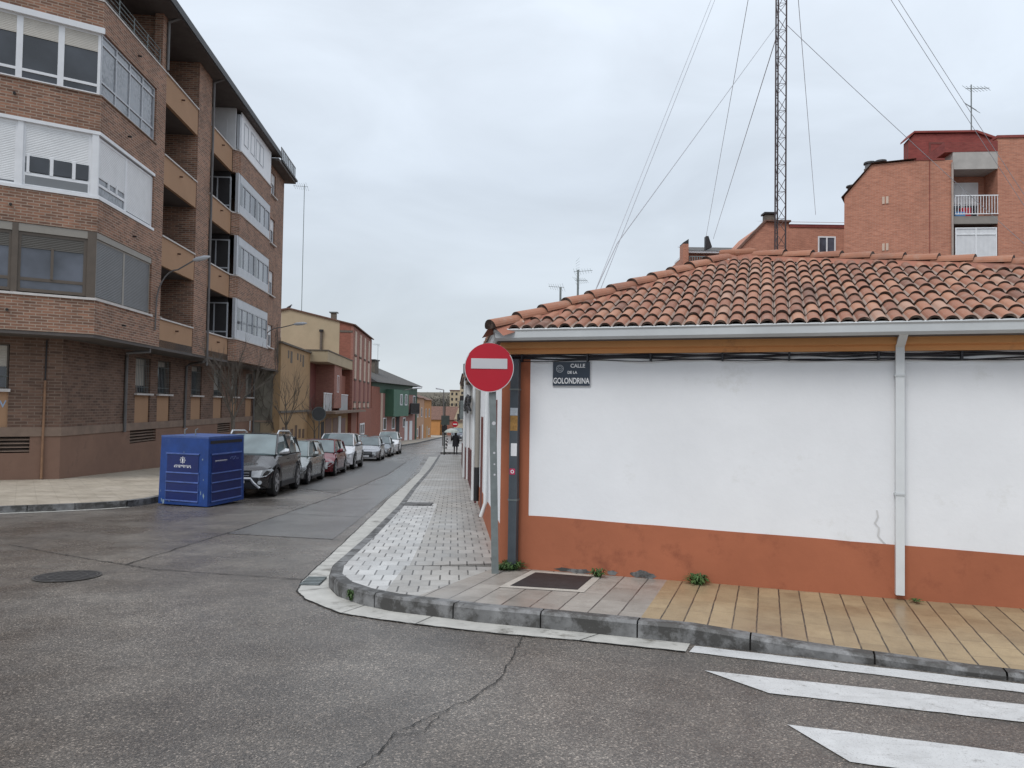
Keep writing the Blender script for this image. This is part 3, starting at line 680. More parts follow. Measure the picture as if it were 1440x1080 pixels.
# street name sign
fs = FW.sub(.275, .008)
r_ = thing('street_name_sign', 'navy street name plate reading CALLE DE LA GOLONDRINA on the white wall', 'sign', fs(.22, 0, 1.99))
M().box(fs, -.006, .452, 0, .012, 1.984, 2.276).build('border', SIGNG, r_); M().box(fs, 0, .446, .012, .015, 1.99, 2.27).build('plate', NAVY, r_)
m = M(); m.text('CALLE', .062, fs, .30, .017, 2.222, 1.0, .0012); m.build('lettering', WHT, r_); m = M(); m.text('DE LA', .045, fs, .235, .017, 2.145, .95, .001); m.build('lettering', WHT, r_); m = M(); m.text('GOLONDRINA', .094, fs, .223, .017, 2.045, .69, .0016); m.build('lettering', WHT, r_)
m = M()
def ring(m, fr, s_, o, z, r0, r1, n=24):
    for i in range(n):
        a0, a1 = 2 * math.pi * i / n, 2 * math.pi * (i + 1) / n
        m.face([fr(s_ + r0 * math.cos(a0), o, z + r0 * math.sin(a0)), fr(s_ + r1 * math.cos(a0), o, z + r1 * math.sin(a0)), fr(s_ + r1 * math.cos(a1), o, z + r1 * math.sin(a1)), fr(s_ + r0 * math.cos(a1), o, z + r0 * math.sin(a1))])
ring(m, fs, .085, .017, 2.19, .038, .046); ring(m, fs, .085, .017, 2.19, .022, .027); ring(m, fs, .085, .017, 2.19, 0, .008)
for k in range(6): a0 = k * math.pi / 3; m.box(fs, .085 + .03 * math.cos(a0) - .003, .085 + .03 * math.cos(a0) + .003, .0155, .0175, 2.187 + .03 * math.sin(a0), 2.195 + .03 * math.sin(a0))
m.build('emblem', paint('emblem grey', (.35, .37, .40), .5, bmp=0), r_)

# no-entry sign on its post
px_, py_ = -.165, 8.55
r_ = thing('no_entry_sign', 'large red no entry sign on a scuffed steel post beside the white corner house', 'road sign', (px_, py_, gz(py_) + .148))
fp = Fr((px_, py_), (1, .03)); zc = 1.75 + (570 - 519) / 1040 * 8.55 + .01
hp = M()
def lean(z): return (-.075 * (z + .18) / 2.6 if False else -.030 * (z + .18))
hp.v = []; 
for z0, z1 in ((-.20, zc + .22),):
    c = lambda z: (px_ - .030 + .034 + lean(z), py_ + .0)
    a0, a1 = c(z0), c(z1)
    w_, d_ = .0405, .022
    lo = [(a0[0] - w_, a0[1] - d_, z0), (a0[0] + w_, a0[1] - d_, z0), (a0[0] + w_, a0[1] + d_, z0), (a0[0] - w_, a0[1] + d_, z0)]
    hi = [(a1[0] - w_, a1[1] - d_, z1), (a1[0] + w_, a1[1] - d_, z1), (a1[0] + w_, a1[1] + d_, z1), (a1[0] - w_, a1[1] + d_, z1)]
    for i in range(4): j = (i + 1) % 4; hp.face([lo[i], lo[j], hi[j], hi[i]])
    hp.face(hi)
hp.build('post', GALV, r_)
cx = px_ - .25 + .165 + .0 ; cx = (689 - 720) / 1040 * 8.5 - .012
sg = M().disc((cx, 8.50, zc), (0, 1, .02), .283, .006, 48).build('sign_plate', REDS, r_, smooth=True)
ring_m = M(); 
fd = Fr((cx, 8.50), (1, 0)); ring(ring_m, fd, 0, .006, zc, .276, .284, 48); ring_m.build('sign_rim', SIGNG, sg)
M().box(fd, -.208, .208, .0035, .008, zc - .012, zc + .105).build('white_bar', SIGNG, sg)
m = M().box(fd, -.30, -.275, -.05, -.01, zc - .08, zc + .04).box(fd, -.285, -.04, -.03, -.01, zc + .02, zc + .05).box(fd, -.285, -.04, -.03, -.01, zc - .10, zc - .07); m.build('bracket', GALV, r_)
m = M()
for z, r in ((1.54, .022), (1.20, .013), (1.07, .010), (.95, .012)):
    m = M().disc((px_ + .004 + lean(z) + .01, py_ - .0235, z), (0, 1, 0), r, .002, 12); m.build('sticker_residue', SIGNG, r_)

# square steel cable post standing against the house corner
qx, qy = FW(-.175, .075, 0)[:2]
r_ = thing('utility_post', 'square grey steel cable post with stickers against the terracotta house corner', 'post', (qx, qy, gz(qy) + .148))
fq = Fr((qx, qy), WD)
pm = M().box(fq, -.052, .052, -.045, .045, gz(qy) + .1, 2.30).build('post', paint('dark grey steel post', (.085, .10, .115), .5, .12, 6, metal=.3, dirt=((.05, .06, .065), .58)), r_, bevel=.006)
for z in (.62, 1.93): M().box(fq, -.057, .057, -.05, .05, z, z + .02).build('strap', GALV, r_)
r2 = M().box(fq, -.043, .050, .0455, .047, 1.63, 1.72).build('white_notice', paint('notice white', (.5, .53, .56), .6, .2, 30), r_)
M().box(fq, -.043, .050, .0455, .047, 1.45, 1.628).build('ochre_sticker', paint('ochre sticker', (.36, .19, .05), .6, .3, 40), r_)
M().box(fq, -.028, .046, .0455, .048, 1.15, 1.30).build('white_sticker', WHT, r_, bevel=.0)
s3 = M().box(fq, -.040, .028, .0455, .047, .93, 1.0).build('red_sticker', paint('pinkish red sticker', (.5, .03, .10), .5, .1), r_)
m = M(); ring(m, fq, -.006, .0478, .965, .012, .022, 16); m.build('white_ring', WHT, s3)

# corner pavement fittings
r_ = thing('access_cover', 'black square access cover set in a pale concrete frame by the white house corner', 'cover', (.42, 8.1, gz(8.1) + .15))
cv = [(.03, 7.86), (.70, 7.71), (.93, 8.40), (.31, 8.60)]
ctr = (sum(p[0] for p in cv) / 4, sum(p[1] for p in cv) / 4)
def grow(poly, k): return [(ctr[0] + (x - ctr[0]) * k, ctr[1] + (y - ctr[1]) * k) for x, y in poly]
m = M(); g1 = [gp(p, .153) for p in grow(cv, 1.30)]; g2 = [gp(p, .153) for p in grow(cv, 1.04)]
for i in range(4): j = (i + 1) % 4; m.face([g1[i], g1[j], g2[j], g2[i]])
o = m.build('frame', paint('pale concrete', (.42, .385, .34), .7, .15, 5), r_)
m = M(); m.face([gp(p, .156) for p in grow(cv, 1.035)]); lid = m.build('lid', DARKM, r_)
r_ = thing('kerb_drain', 'small slotted drain grate in the gutter at the corner kerb', 'drain', (-2.27, 8.6, gz(8.6)))
m = M(); m.face([gp(p, .012) for p in ((-2.37, 8.42), (-2.14, 8.42), (-2.16, 8.82), (-2.38, 8.82))]); m.build('pit', BLACK, r_)
m = M(); fd_ = Fr((-2.375, 8.43), (1, 0))
for k in range(6): m.box(fd_, .0, .22, -.07 * k - .03, -.07 * k, gz(8.6) + .006, gz(8.6) + .024)
m.build('grate', GALV, r_)
r_ = thing('pavement_grate', 'rusty rectangular grate set across the pale pavement strip farther up the street', 'drain', (-2.05, 16.6, gz(16.6) + .15))
m = M(); m.face([gp(p, .152) for p in ((-2.36, 16.25), (-1.72, 16.25), (-1.76, 16.95), (-2.38, 16.95))]); m.build('frame', DARKM, r_)
fd_ = Fr((-2.34, 16.3), (1, 0)); m = M()
for k in range(7): m.box(fd_, 0, .58, -.09 * k - .05, -.09 * k, gz(16.35 + .09 * k) + .15, gz(16.3 + .09 * k) + .162)
m.build('bars', CONC, r_)
r_ = thing('manhole_cover', 'round iron manhole cover in the asphalt at the left of the junction', 'manhole', (-5.18, 8.74, gz(8.74)))
m = M(); 
def flatdisc(m, c, r0, r1, h, n=40):
    for i in range(n):
        a0, a1 = 2 * math.pi * i / n, 2 * math.pi * (i + 1) / n
        m.face([gp((c[0] + r * math.cos(a), c[1] + r * math.sin(a)), h) for r, a in ((r0, a0), (r1, a0), (r1, a1), (r0, a1))])
flatdisc(m, (-5.18, 8.74), .0, .345, .008); m.build('lid', DARKM, r_)
m = M()
for i in range(7):
    for j in range(7):
        x, y = -5.18 - .27 + i * .09, 8.74 - .27 + j * .09
        if math.hypot(x + 5.18, y - 8.74) < .28: m.face([gp((x - .03, y - .03), .011), gp((x + .03, y - .03), .011), gp((x + .03, y + .03), .011), gp((x - .03, y + .03), .011)])
tag(m.build('tread_pattern', paint('worn iron tread', (.05, .048, .046), .6, .3, 10), r_), kind='stuff')
m = M(); flatdisc(m, (-5.18, 8.74), .335, .36, .011); flatdisc(m, (-5.18, 8.74), .30, .315, .0115); flatdisc(m, (-5.18, 8.74), .20, .21, .0115); m.build('rim', paint('worn iron', (.10, .095, .09), .5, .3, 10, metal=.4), r_)
flatdisc(M(), (0, 0), 0, 1, 0)
r_ = thing('street_manhole', 'dark asphalted manhole cover in the middle of the street beyond the blue container', 'manhole', (-4.15, 20.3, gz(20.3)))
m = M(); flatdisc(m, (-5.55, 22.3), 0, .42, .013); m.build('lid', PAT2, r_)

# weeds along the wall and the kerb
def weed(x, y, h, r, n, label, zoff=.15):
    m = M()
    for i in range(n):
        a = rnd.uniform(0, 2 * math.pi); L = r * rnd.uniform(.5, 1.1); hh = h * rnd.uniform(.4, 1.1); w_ = rnd.uniform(.006, .014)
        c = V((x + rnd.uniform(-.3, .3) * r, y + rnd.uniform(-.3, .3) * r, gz(y) + zoff)); d = V((math.cos(a), math.sin(a), 0)); sd_ = V((-d.y, d.x, 0)) * w_
        p1 = c + d * L * .5 + V((0, 0, hh)); p2 = c + d * L + V((0, 0, hh * rnd.uniform(.3, 1)))
        m.face([c - sd_ * .4, c + sd_ * .4, p1 + sd_, p1 - sd_]); m.face([p1 - sd_, p1 + sd_, p2])
    o = center(m.build('weed', LEAF)); tag(o, label, 'weed', 'weeds on the pavement edge'); return o
weed(.02, 8.80, .10, .20, 110, 'bushy green weed at the foot of the grey cable post')
weed(-.10, 8.78, .06, .10, 40, 'small weed between the no entry post and the cable post')
weed(1.0, 8.42, .09, .10, 45, 'weed growing at the right corner of the black access cover')
weed(2.05, 8.10, .10, .15, 90, 'lone green weed at the wall where the ochre slabs begin')
weed(-1.62, 7.66, .10, .07, 45, 'weed sprouting in the kerb joint at the pavement corner', .02)
weed(4.05, 7.42, .02, .10, 25, 'flat weed at the foot of the white downpipe')

# ------------------------------------------------------------------ brown brick apartment block
G0 = (-14.049, 23.093); U0 = (-12.746, 22.455)
UF = Fr(U0, U)                      # upper street facade
UL = Fr(U0, LD)                     # upper left face (s negative going left)
GF = Fr(G0, U); GL_ = Fr(G0, LD)
LV = [3.72, 6.78, 9.85, 12.92]      # undersides of parapets
TP = [4.76, 7.86, 10.92, 14.0]      # parapet tops
EAV = 16.05
LL = -9.0
bl = thing('apartment_block', 'five storey brown brick apartment block with ochre balcony panels on the left of the street', 'building', (G0[0], G0[1], gz(23)))
pU = lambda s_, o=0: UF(s_, o, 0)[:2]
pL = lambda s_, o=0: UL(s_, o, 0)[:2]
# core volumes
cornerin = offs([pL(LL), U0, pU(4.95)], -1.45)
core = [cornerin[0], cornerin[1], pU(24.0, -1.45), pU(24.0, -12), pL(LL, -12)]
M().prism(core, 3.72, EAV).build('core_wall', BB, bl)
gcore = [GL_(LL, -.36, 0)[:2], offs([GL_(LL, 0, 0)[:2], G0, GF(24.7, 0, 0)[:2]], -.36)[1], GF(24.7, -.36, 0)[:2], GF(24.7, -10, 0)[:2], GL_(LL, -10, 0)[:2]]
M().prism(gcore, -3.2, 3.72).build('ground_core', DARKI, bl)
# upper brick: corner bay bands + piers
SE = 4.98
cb = [pL(LL), U0, pU(SE)]
m = M()
wins = [(4.76, 6.86), (7.90, 9.90), (11.05, 13.05)]
zc_ = 3.72
for a, b in wins: m.band(cb, .30, zc_, a); zc_ = b
m.band(cb, .30, zc_, 14.0)
for a, b in wins: m.box(UF, 4.12, SE, -.30, 0, a, b)
for z0 in (3.72,): m.box(UF, SE - .28, SE, -1.45, -.30, 3.72, EAV); 
m.box(UF, SE - .45, SE, -.30, 0, 14.0, EAV)
M().box(UF, 8.46, 10.08, -1.45, 0, 3.72, EAV).build('pilaster', BA, bl)
m.build('upper_wall', BA, bl); m = M()
for a, b in zip(LV, TP): m.box(UF, 19.55, 20.3, -1.0, 0, a, b)
m.box(UF, 20.0, 20.75, -1.45, 0, 3.72, 15.7); m.box(UF, 21.85, 23.75, -1.45, 0, 3.72, 15.7)
zc_ = 3.72
for a, b in ((4.95, 6.3), (8.05, 9.5), (11.1, 12.6), (13.95, 15.3)): m.box(UF, 20.75, 21.85, -.3, -.002, zc_, a); zc_ = b
m.box(UF, 20.75, 21.85, -.3, -.002, zc_, 15.7)
m.box(UF, 23.75, 24.0, -1.45, 0, 3.72, 15.7)
m.build('end_strip_wall', BA, bl)
# floor slabs (undersides of the galleries and balconies)
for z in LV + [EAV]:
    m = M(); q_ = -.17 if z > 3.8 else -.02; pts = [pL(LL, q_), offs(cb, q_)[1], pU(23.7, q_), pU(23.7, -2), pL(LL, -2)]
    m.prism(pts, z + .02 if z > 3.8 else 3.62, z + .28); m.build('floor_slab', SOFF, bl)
def windows_in(fr, root, s0, s1, z0, z1, n, fm, gm, o=-.06, rail=None, shut=None, fw=.055, topz=None, dep=.06, shuts=None):
    f = M()
    f.box(fr, s0, s1, o - dep, o, z0, z0 + fw).box(fr, s0, s1, o - dep, o, z1 - fw, z1)
    for i in range(n + 1):
        x = s0 + (s1 - s0 - fw) * i / n; f.box(fr, x, x + fw, o - dep, o, z0 + fw, z1 - fw)
    if rail: f.box(fr, s0 + .01, s1 - .01, o - dep, o - .003, rail - fw / 2, rail + fw / 2)
    if topz: f.box(fr, s0 + .01, s1 - .01, o - dep, o - .003, topz - fw / 2, topz + fw / 2)
    w = f.build('window', fm, root)
    for i in range(n):
        a = s0 + (s1 - s0 - fw) * i / n + fw; b = s0 + (s1 - s0 - fw) * (i + 1) / n
        M().box(fr, a, b, o - dep + .01, o - dep + .025, z0 + fw, z1 - fw).build('pane', gm if not isinstance(gm, list) else gm[i % len(gm)], w)
        sh_ = (shuts[i] if shuts else shut)
        if sh_: M().box(fr, a, b, o - .02, o - .008, z1 - fw - (z1 - z0 - 2 * fw) * sh_[0], z1 - fw).build('shutter', sh_[1], w)
    return w
# corner bay windows, third row (top), street side
windows_in(UF, bl, .06, 4.10, 11.12, 13.03, 4, ALUG, GLM, rail=11.55, topz=12.72)
for a in (-2.1, -1.08, -.1): pass
windows_in(UL, bl, -1.08, -.04, 11.06, 13.0, 1, ALUW, GLD, rail=11.38, shut=(.28, SHC), fw=.08)
windows_in(UL, bl, -2.12, -1.08, 11.06, 13.0, 1, ALUW, GLD, rail=11.38, shut=(.28, SHC), fw=.08)
windows_in(UL, bl, -3.16, -2.12, 11.06, 13.0, 1, ALUW, GLD, rail=11.38, shut=(.28, SHC), fw=.08); windows_in(UL, bl, -4.2, -3.16, 11.06, 13.0, 1, ALUW, GLM, shut=(.28, SHC), fw=.08)
m = M().band([pL(-8.4), U0, pU(.02)], .18, 12.98, 13.16, .05).build('window_hood', ALUW, bl)
# second row: white shutters
windows_in(UL, bl, -1.98, -.20, 7.93, 9.84, 1, ALUW, GLM, rail=8.33, shut=(.53, SHW), fw=.09)
f = M(); 
for x in (-1.85, -1.27, -.70): f.box(UL, x, x + .09, -.10, -.045, 8.36, 8.9)
f.box(UL, -1.9, -.25, -.11, -.045, 7.99, 8.33); f.build('window_bars', ALUW, bl)
for i, (a, b) in enumerate(((-1.78, -1.30), (-1.18, -.72), (-.61, -.27))): M().box(UL, a, b, -.06, -.042, 8.40, 8.86).build('pane', GLD, bl)
M().box(UL, -1.88, -.28, -.06, -.0425, 8.02, 8.28).build('grey_panel', paint('grey glass panel', (.18, .19, .20), .3, .05), bl)
windows_in(UL, bl, -3.4, -2.05, 7.93, 9.84, 1, ALUW, GLM, shut=(.97, SHW), fw=.09); windows_in(UL, bl, -4.8, -3.4, 7.93, 9.84, 1, ALUW, GLM, shut=(.97, SHW), fw=.09)
M().box(UL, -2.09, -1.95, -.12, -.02, 7.9, 9.9).build('mullion', ALUW, bl); M().box(UL, -.20, -.02, -.12, .0, 7.9, 9.9).build('corner_post', ALUW, bl)
windows_in(UF, bl, .06, 2.0, 7.95, 9.80, 1, ALUW, GLM, rail=8.35, shut=(.68, SHW), fw=.08); windows_in(UF, bl, 2.0, 4.12, 7.95, 9.80, 1, ALUW, GLM, shut=(.98, SHW), fw=.07)
for x in (.75, 1.3): M().box(UF, x, x + .07, -.1, -.045, 8.38, 8.65).build('mullion', ALUW, bl)
M().band([pL(-8), U0, pU(4.15)], .15, 7.86, 7.95, .03).build('white_sill', ALUW, bl); M().band([pL(-8), U0, pU(4.15)], .15, 9.84, 9.94, .02).build('white_head', ALUW, bl)
# first row: bronze frames, grey shutters
windows_in(UL, bl, -2.0, -.24, 4.87, 6.62, 1, ALUB, GLB, rail=5.24, shut=(.24, SHB), fw=.09); M().box(UL, -1.17, -1.10, -.11, -.03, 5.27, 6.2).build('mullion', ALUB, bl)
windows_in(UL, bl, -3.6, -2.12, 4.87, 6.62, 1, ALUB, GLB, rail=5.24, shut=(.24, SHB), fw=.09)
M().box(UL, -.24, .0, -.14, -.01, 4.80, 6.86).build('corner_post', ALUB, bl); M().box(UL, -2.14, -1.99, -.14, -.01, 4.8, 6.86).build('corner_post', ALUB, bl)
M().box(UL, -8.4, -.24, -.14, -.02, 6.62, 6.85).build('window_hood', ALUL, bl)
windows_in(UF, bl, .08, 2.02, 4.82, 6.66, 1, ALUL, GLM, shut=(.99, SHG), fw=.06); windows_in(UF, bl, 2.02, 4.1, 4.82, 6.66, 1, ALUL, GLM, shut=(.99, SHG), fw=.06)
M().box(UF, .05, 4.14, -.12, -.015, 6.66, 6.85).build('window_hood', ALUL, bl)
M().band([pL(-8), U0, pU(4.2)], .25, 4.755, 4.825, .05).build('white_sill', COPING, bl)
M().band([pL(-8), U0, pU(4.2)], .25, 11.03, 11.07, .04).build('sill', BELT, bl)
M().band([pL(LL), U0, pU(4.98)], .36, 13.985, 14.04, .03).build('coping', COPING, bl)
# metal terrace railing on the corner
m = M()
for z in (14.2, 14.36, 14.52, 14.68): m.tube([UF(.1, -.08, z), UF(4.55, -.08, z)], .018, 6); m.tube([UL(-6, -.08, z), UL(-.1, -.08, z)], .018, 6)
for x in (.12, 1.2, 2.3, 3.4, 4.5): m.tube([UF(x, -.08, 14.0), UF(x, -.08, 14.7)], .02, 6)
m.build('terrace_railing', GALV, bl, smooth=True)
# tan parapets of the balconies
for a, b in zip(LV, TP):
    M().box(UF, 5.0, 8.44, -.14, -.02, a, b).build('balcony_panel', TANP, bl); M().box(UF, 4.98, 8.46, -.18, .03, b, b + .055).build('coping', COPING, bl)
    M().box(UF, 10.12, 13.26, -.14, -.02, a, b).build('balcony_panel', TANP, bl); M().box(UF, 10.1, 13.3, -.18, .03, b, b + .055).build('coping', COPING, bl)
    for x in (6.6, 11.7): M().tube([UF(x, -.05, a + .75), UF(x, .10, a + .74)], .035, 8).build('waste_spout', paint('rusty spout', (.10, .05, .03), .8), bl)
# windows at the back of balcony A and B
for k, (b, nxt) in enumerate(zip(TP, LV[1:] + [EAV])):
    top_ = b + 1.25
    windows_in(UF.sub(0, -1.40), bl, 5.9, 7.5, b - .75, top_, 2, ALUG if k else ALUB, [GLD, GLM], o=.04, fw=.07)
    windows_in(UF.sub(0, -1.40), bl, 10.6, 12.2, b - .75, top_, 2, ALUG, [GLD, GLM], o=.04, fw=.07)
    # glazed gallery: side and front
    FS = UF.perp(13.30, -1.4, 1)       # s runs outward, its outward normal faces along +/- street
    FS = Fr(UF(13.30, -1.4, 0)[:2], UF.n); 
    # flip so that the outward normal points toward the camera (-u)
    FS = Fr(UF(13.30, .30, 0)[:2], (-UF.n[0], -UF.n[1]))
    if k < 3: windows_in(Fr(UF(13.3, -1.4, 0)[:2], UF.n) if Fr(UF(13.3, -1.4, 0)[:2], UF.n).n[1] < 0 else FS, bl, .05, 1.35, b + .02, nxt - .25, 2, ALUG, GLD, o=0, fw=.06, rail=b + .35)
sideF = Fr(UF(13.3, -1.4, 0)[:2], UF.n)
if sideF.n[1] > 0: sideF = FS
PB = .30
gpth = [pU(13.30, 0), pU(13.62, PB), pU(19.55, PB), pU(19.75, 0)]
m = M()
for k, (a, b) in enumerate(zip(LV, TP)): m.band(gpth, .35, a, b)
m.build('gallery_parapet', BA, bl)
for k, (a, b) in enumerate(zip(LV, TP)):
    m = M().band([pU(13.28, 0), pU(13.62, PB), pU(19.6, PB), pU(19.8, 0)], .4, b, b + .06, .04); m.build('gallery_sill', COPING, bl)
    nxt = (LV[1:] + [EAV])[k] + (.0 if k < 3 else -.25)
    z1 = nxt - .0
    fr2 = UF.sub(0, PB - .02)
    if k < 3:
        w = windows_in(fr2, bl, 13.66, 19.5, b + .46, z1 - .38, 6, ALUG, [GLM, GLM, GLB], o=0, fw=.06)
        M().box(fr2, 13.66, 19.5, -.05, .005, z1 - .40, z1 - .0).build('gallery_head', ALUG, bl)
        f = M(); f.box(fr2, 13.66, 19.5, -.05, .0, b + .06, b + .46)
        f.build('gallery_apron', slats('grey panel apron', (.46, .48, .51), .9, .4, 0, .4), bl)
        for i in (0, 3): M().box(fr2, 13.72 + i * .97, 14.1 + i * .97, -.035, .004, b + .5, z1 - .42).build('dark_pane', GLD, bl)
    else:
        M().box(fr2, 13.66, 19.5, -.05, .0, b + .06, 16.0).build('gallery_panel', ALUW, bl)
        for s_ in (14.1, 15.3, 16.3, 17.1): windows_in(fr2, bl, s_, s_ + .75, b + .55, b + 1.65, 1, ALUG, GLD, o=.02, fw=.05)
    M().box(fr2, 13.40, 13.66, -.15, -.01, b + .06, z1).build('gallery_post', ALUG, bl)
    # side wall of the gallery seen through the open balcony
    if k == 3: M().box(UF, 13.28, 13.40, -1.4, .1, b, EAV).build('gallery_side', ALUW, bl); windows_in(sideF, bl, .4, 1.1, b + .35, b + 1.5, 1, ALUW, GLD, o=.03, fw=.05)
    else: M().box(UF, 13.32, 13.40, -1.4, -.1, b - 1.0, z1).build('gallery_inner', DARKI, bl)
for k, (a, b) in enumerate(((4.95, 6.3), (8.05, 9.5), (11.1, 12.6), (13.95, 15.3))):
    windows_in(UF, bl, 20.78, 21.82, a + .05, b, 1, ALUW, GLM, o=-.08, shut=(.45, SHW), fw=.07); M().box(UF, 20.6, 21.95, -.1, .12, a - .06, a).build('window_sill', COPING, bl)
# eaves, gutter, roof
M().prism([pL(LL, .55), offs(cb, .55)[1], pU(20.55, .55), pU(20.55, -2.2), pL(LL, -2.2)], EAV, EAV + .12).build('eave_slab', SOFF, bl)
M().prism([pL(LL, .62), offs(cb, .62)[1], pU(20.7, .62), pU(20.7, .52), offs(cb, .52)[1], pL(LL, .52)], EAV + .02, EAV + .30).build('eave_gutter', EAVE, bl)
rf = M(); e0, e1, e2 = pL(LL, .55), offs(cb, .55)[1], pU(20.6, .55); b0, b1, b2 = pL(LL, -6), offs(cb, -6)[1], pU(20.6, -6)
rf.face([(*e0, EAV + .22), (*e1, EAV + .22), (*b1, EAV + 2.4), (*b0, EAV + 2.4)]); rf.face([(*e1, EAV + .22), (*e2, EAV + .22), (*b2, EAV + 2.4), (*b1, EAV + 2.4)]); rf.face([(*e2, EAV + .2), (*pU(20.6, -12), EAV + .2), (*b2, EAV + 2.4)])
rf.face([(*b0, EAV + 2.4), (*b1, EAV + 2.4), (*b2, EAV + 2.4), (*pU(20.6, -12), EAV + .2), (*pL(LL, -12), EAV + .2)]); rf.build('roof', EAVE, bl)
M().box(UF, 20.0, 24.55, -6, .60, 15.70, 15.86).build('terrace_slab', SOFF, bl); M().box(UF, 20.72, 24.7, -6, .68, 15.86, 15.98).build('slab_edge', EAVE, bl)
tr = M()
for z in (16.05, 16.72): tr.box(UF, 20.72, 24.6, .52, .56, z, z + .05)
for i in range(9): tr.box(UF, 20.75 + i * .47, 20.79 + i * .47, .52, .56, 15.98, 16.72)
tr.box(UF, 24.56, 24.6, -2, .56, 16.7, 16.75).box(UF, 24.56, 24.6, -2, .56, 16.05, 16.1); tr.build('terrace_rail', PIPE, bl)
M().box(UF, 20.78, 24.56, .53, .545, 16.1, 16.7).build('terrace_panel', glass('terrace glass', (.25, .28, .30), .2), bl)
M().box(UF, 20.76, 23.9, -6, -1.2, 15.98, 18.0).build('penthouse', BB, bl)
# rainwater pipes
def pipe(pts, r=.055, mt=PIPE, name='rainwater_pipe'): return M().tube(pts, r, 8).build(name, mt, bl, smooth=True)
pipe([UF(10.14, .06, 3.3), UF(10.14, .06, 15.9), UF(10.14, .5, 16.1)]); pipe([UF(4.90, .06, 14.1), UF(4.90, .06, 15.9), UF(4.9, .5, 16.1)])
pipe([UF(4.42, -.1, 3.9), UF(4.42, -.1, 3.50), UF(4.2, -.8, 3.42), GF(4.35, .07, 3.35), GF(4.33, .07, .55)]); pipe([UF(10.14, .06, 3.6), UF(10.14, -.1, 3.45), GF(10.55, .2, 3.42), GF(10.5, .07, 3.3), GF(10.42, .07, .5)])
pipe([GF(21.9, .06, 3.5), GF(21.9, .06, -1.5)])
pipe([GL_(-.45, .05, 2.3), GL_(-.47, .05, -.72)], .035, paint('rusty tan pipe', (.25, .14, .08), .7, .2, 5))
pipe([GL_(-.44, .03, 3.55), GL_(-.45, .03, 2.3)], .025, DARKM)
# ground floor
gp_ = [(5.30, 6.70), (7.42, 8.80), (11.35, 12.75), (14.55, 15.95), (17.55, 18.75), (20.35, 21.70)]
gpath = [GL_(-1.38, 0, 0)[:2], G0, GF(5.30, 0, 0)[:2]]
m = M().band(gpath, .36, .86, 3.62)
gpl = [(b, a2) for (a, b), (a2, b2) in zip(gp_, gp_[1:])] + [(21.70, 24.6)]
for a, b in gpl: m.box(GF, a, b, -.36, 0, .86, 3.62)
for a, b in gp_: m.box(GF, a, b, -.36, -.002, 3.40, 3.62)
m.box(GL_, LL, -3.0, -.36, 0, .86, 3.62); m.box(GL_, -3.0, -1.38, -.36, -.002, 3.38, 3.62)
m.build('ground_wall', BG, bl)
m = M()
for a, b in gp_:
    M().box(GF, a + .02, b - .02, -.3, -.05, .86, 1.93).build('tan_panel', TANP, bl); M().box(GF, a - .08, b + .08, -.3, .12, 1.93, 2.0).build('window_sill', COPING, bl)
    w = windows_in(GF, bl, a + .25 if a < 12 else a + .1, b - .02, 2.0, 3.40, 1, ALUB, GLD, o=-.22, shut=(.8 if a > 14 or a < 6 else .15, SHC), fw=.05)
    g = M()
    for i in range(9): x = a + .08 + i * (b - a - .16) / 8; g.tube([GF(x, -.06, 2.02), GF(x, -.06, 3.38)], .009, 5)
    for z in (2.25, 3.1): g.tube([GF(a, -.06, z), GF(b, -.06, z)], .009, 5)
    g.build('window_grille', GALV, w)
M().box(GL_, -3.0, -1.38, -.3, -.05, .86, 1.93).build('tan_panel', TANP, bl); M().box(GL_, -3.1, -1.33, -.3, .10, 1.93, 2.02).build('window_sill', COPING, bl)
windows_in(GL_, bl, -3.0, -1.4, 2.02, 3.38, 1, ALUB, GLD, o=-.15, shut=(.5, SHC), fw=.05)
g = M()
for i in range(6): g.tube([GL_(-2.9 + i * .29, -.06, 2.03), GL_(-2.9 + i * .29, -.06, 2.65)], .010, 5)
g.tube([GL_(-3, -.06, 2.4), GL_(-1.4, -.06, 2.4)], .01, 5); g.build('window_grille', GALV, bl)
M().text('W', .30, GL_, -1.58, -.045, 1.55, 1, .004).build('graffiti_mark', paint('pale blue spray', (.3, .4, .55), .7), bl)
bp_ = [GL_(LL, 0, 0)[:2], G0, GF(24.6, 0, 0)[:2]]
M().band(bp_, .40, .58, .86, .03).build('belt_course', BELT, bl)
m = M()
vents = [(4.95, 7.4), (15.3, 17.5)]
segs = [(0, 4.95), (7.4, 15.3), (17.5, 24.6)]
m.band([GL_(-.80, 0, 0)[:2], G0, GF(4.95, 0, 0)[:2]], .36, -3.0, .58)
for a, b in segs[1:]: m.box(GF, a, b, -.36, 0, -3.2, .58)
for a, b in vents: m.box(GF, a, b, -.36, -.001, -3.2, .08)
m.box(GL_, -2.8, -.80, -.36, -.001, -3, .08).box(GL_, LL, -2.8, -.36, 0, -3, .58)
m.build('plinth', PLINTH, bl)
for fr, a, b in ((GF, 4.95, 7.4), (GF, 15.3, 17.5), (GL_, -2.8, -.8)):
    g = M()
    for i in range(4): z = .13 + i * .115; g.face([fr(a, -.02, z), fr(b, -.02, z), fr(b, -.16, z + .06), fr(a, -.16, z + .06)]); g.box(fr, a, b, -.05, -.015, z - .012, z + .012)
    g.build('vent_louvre', BELT, bl)
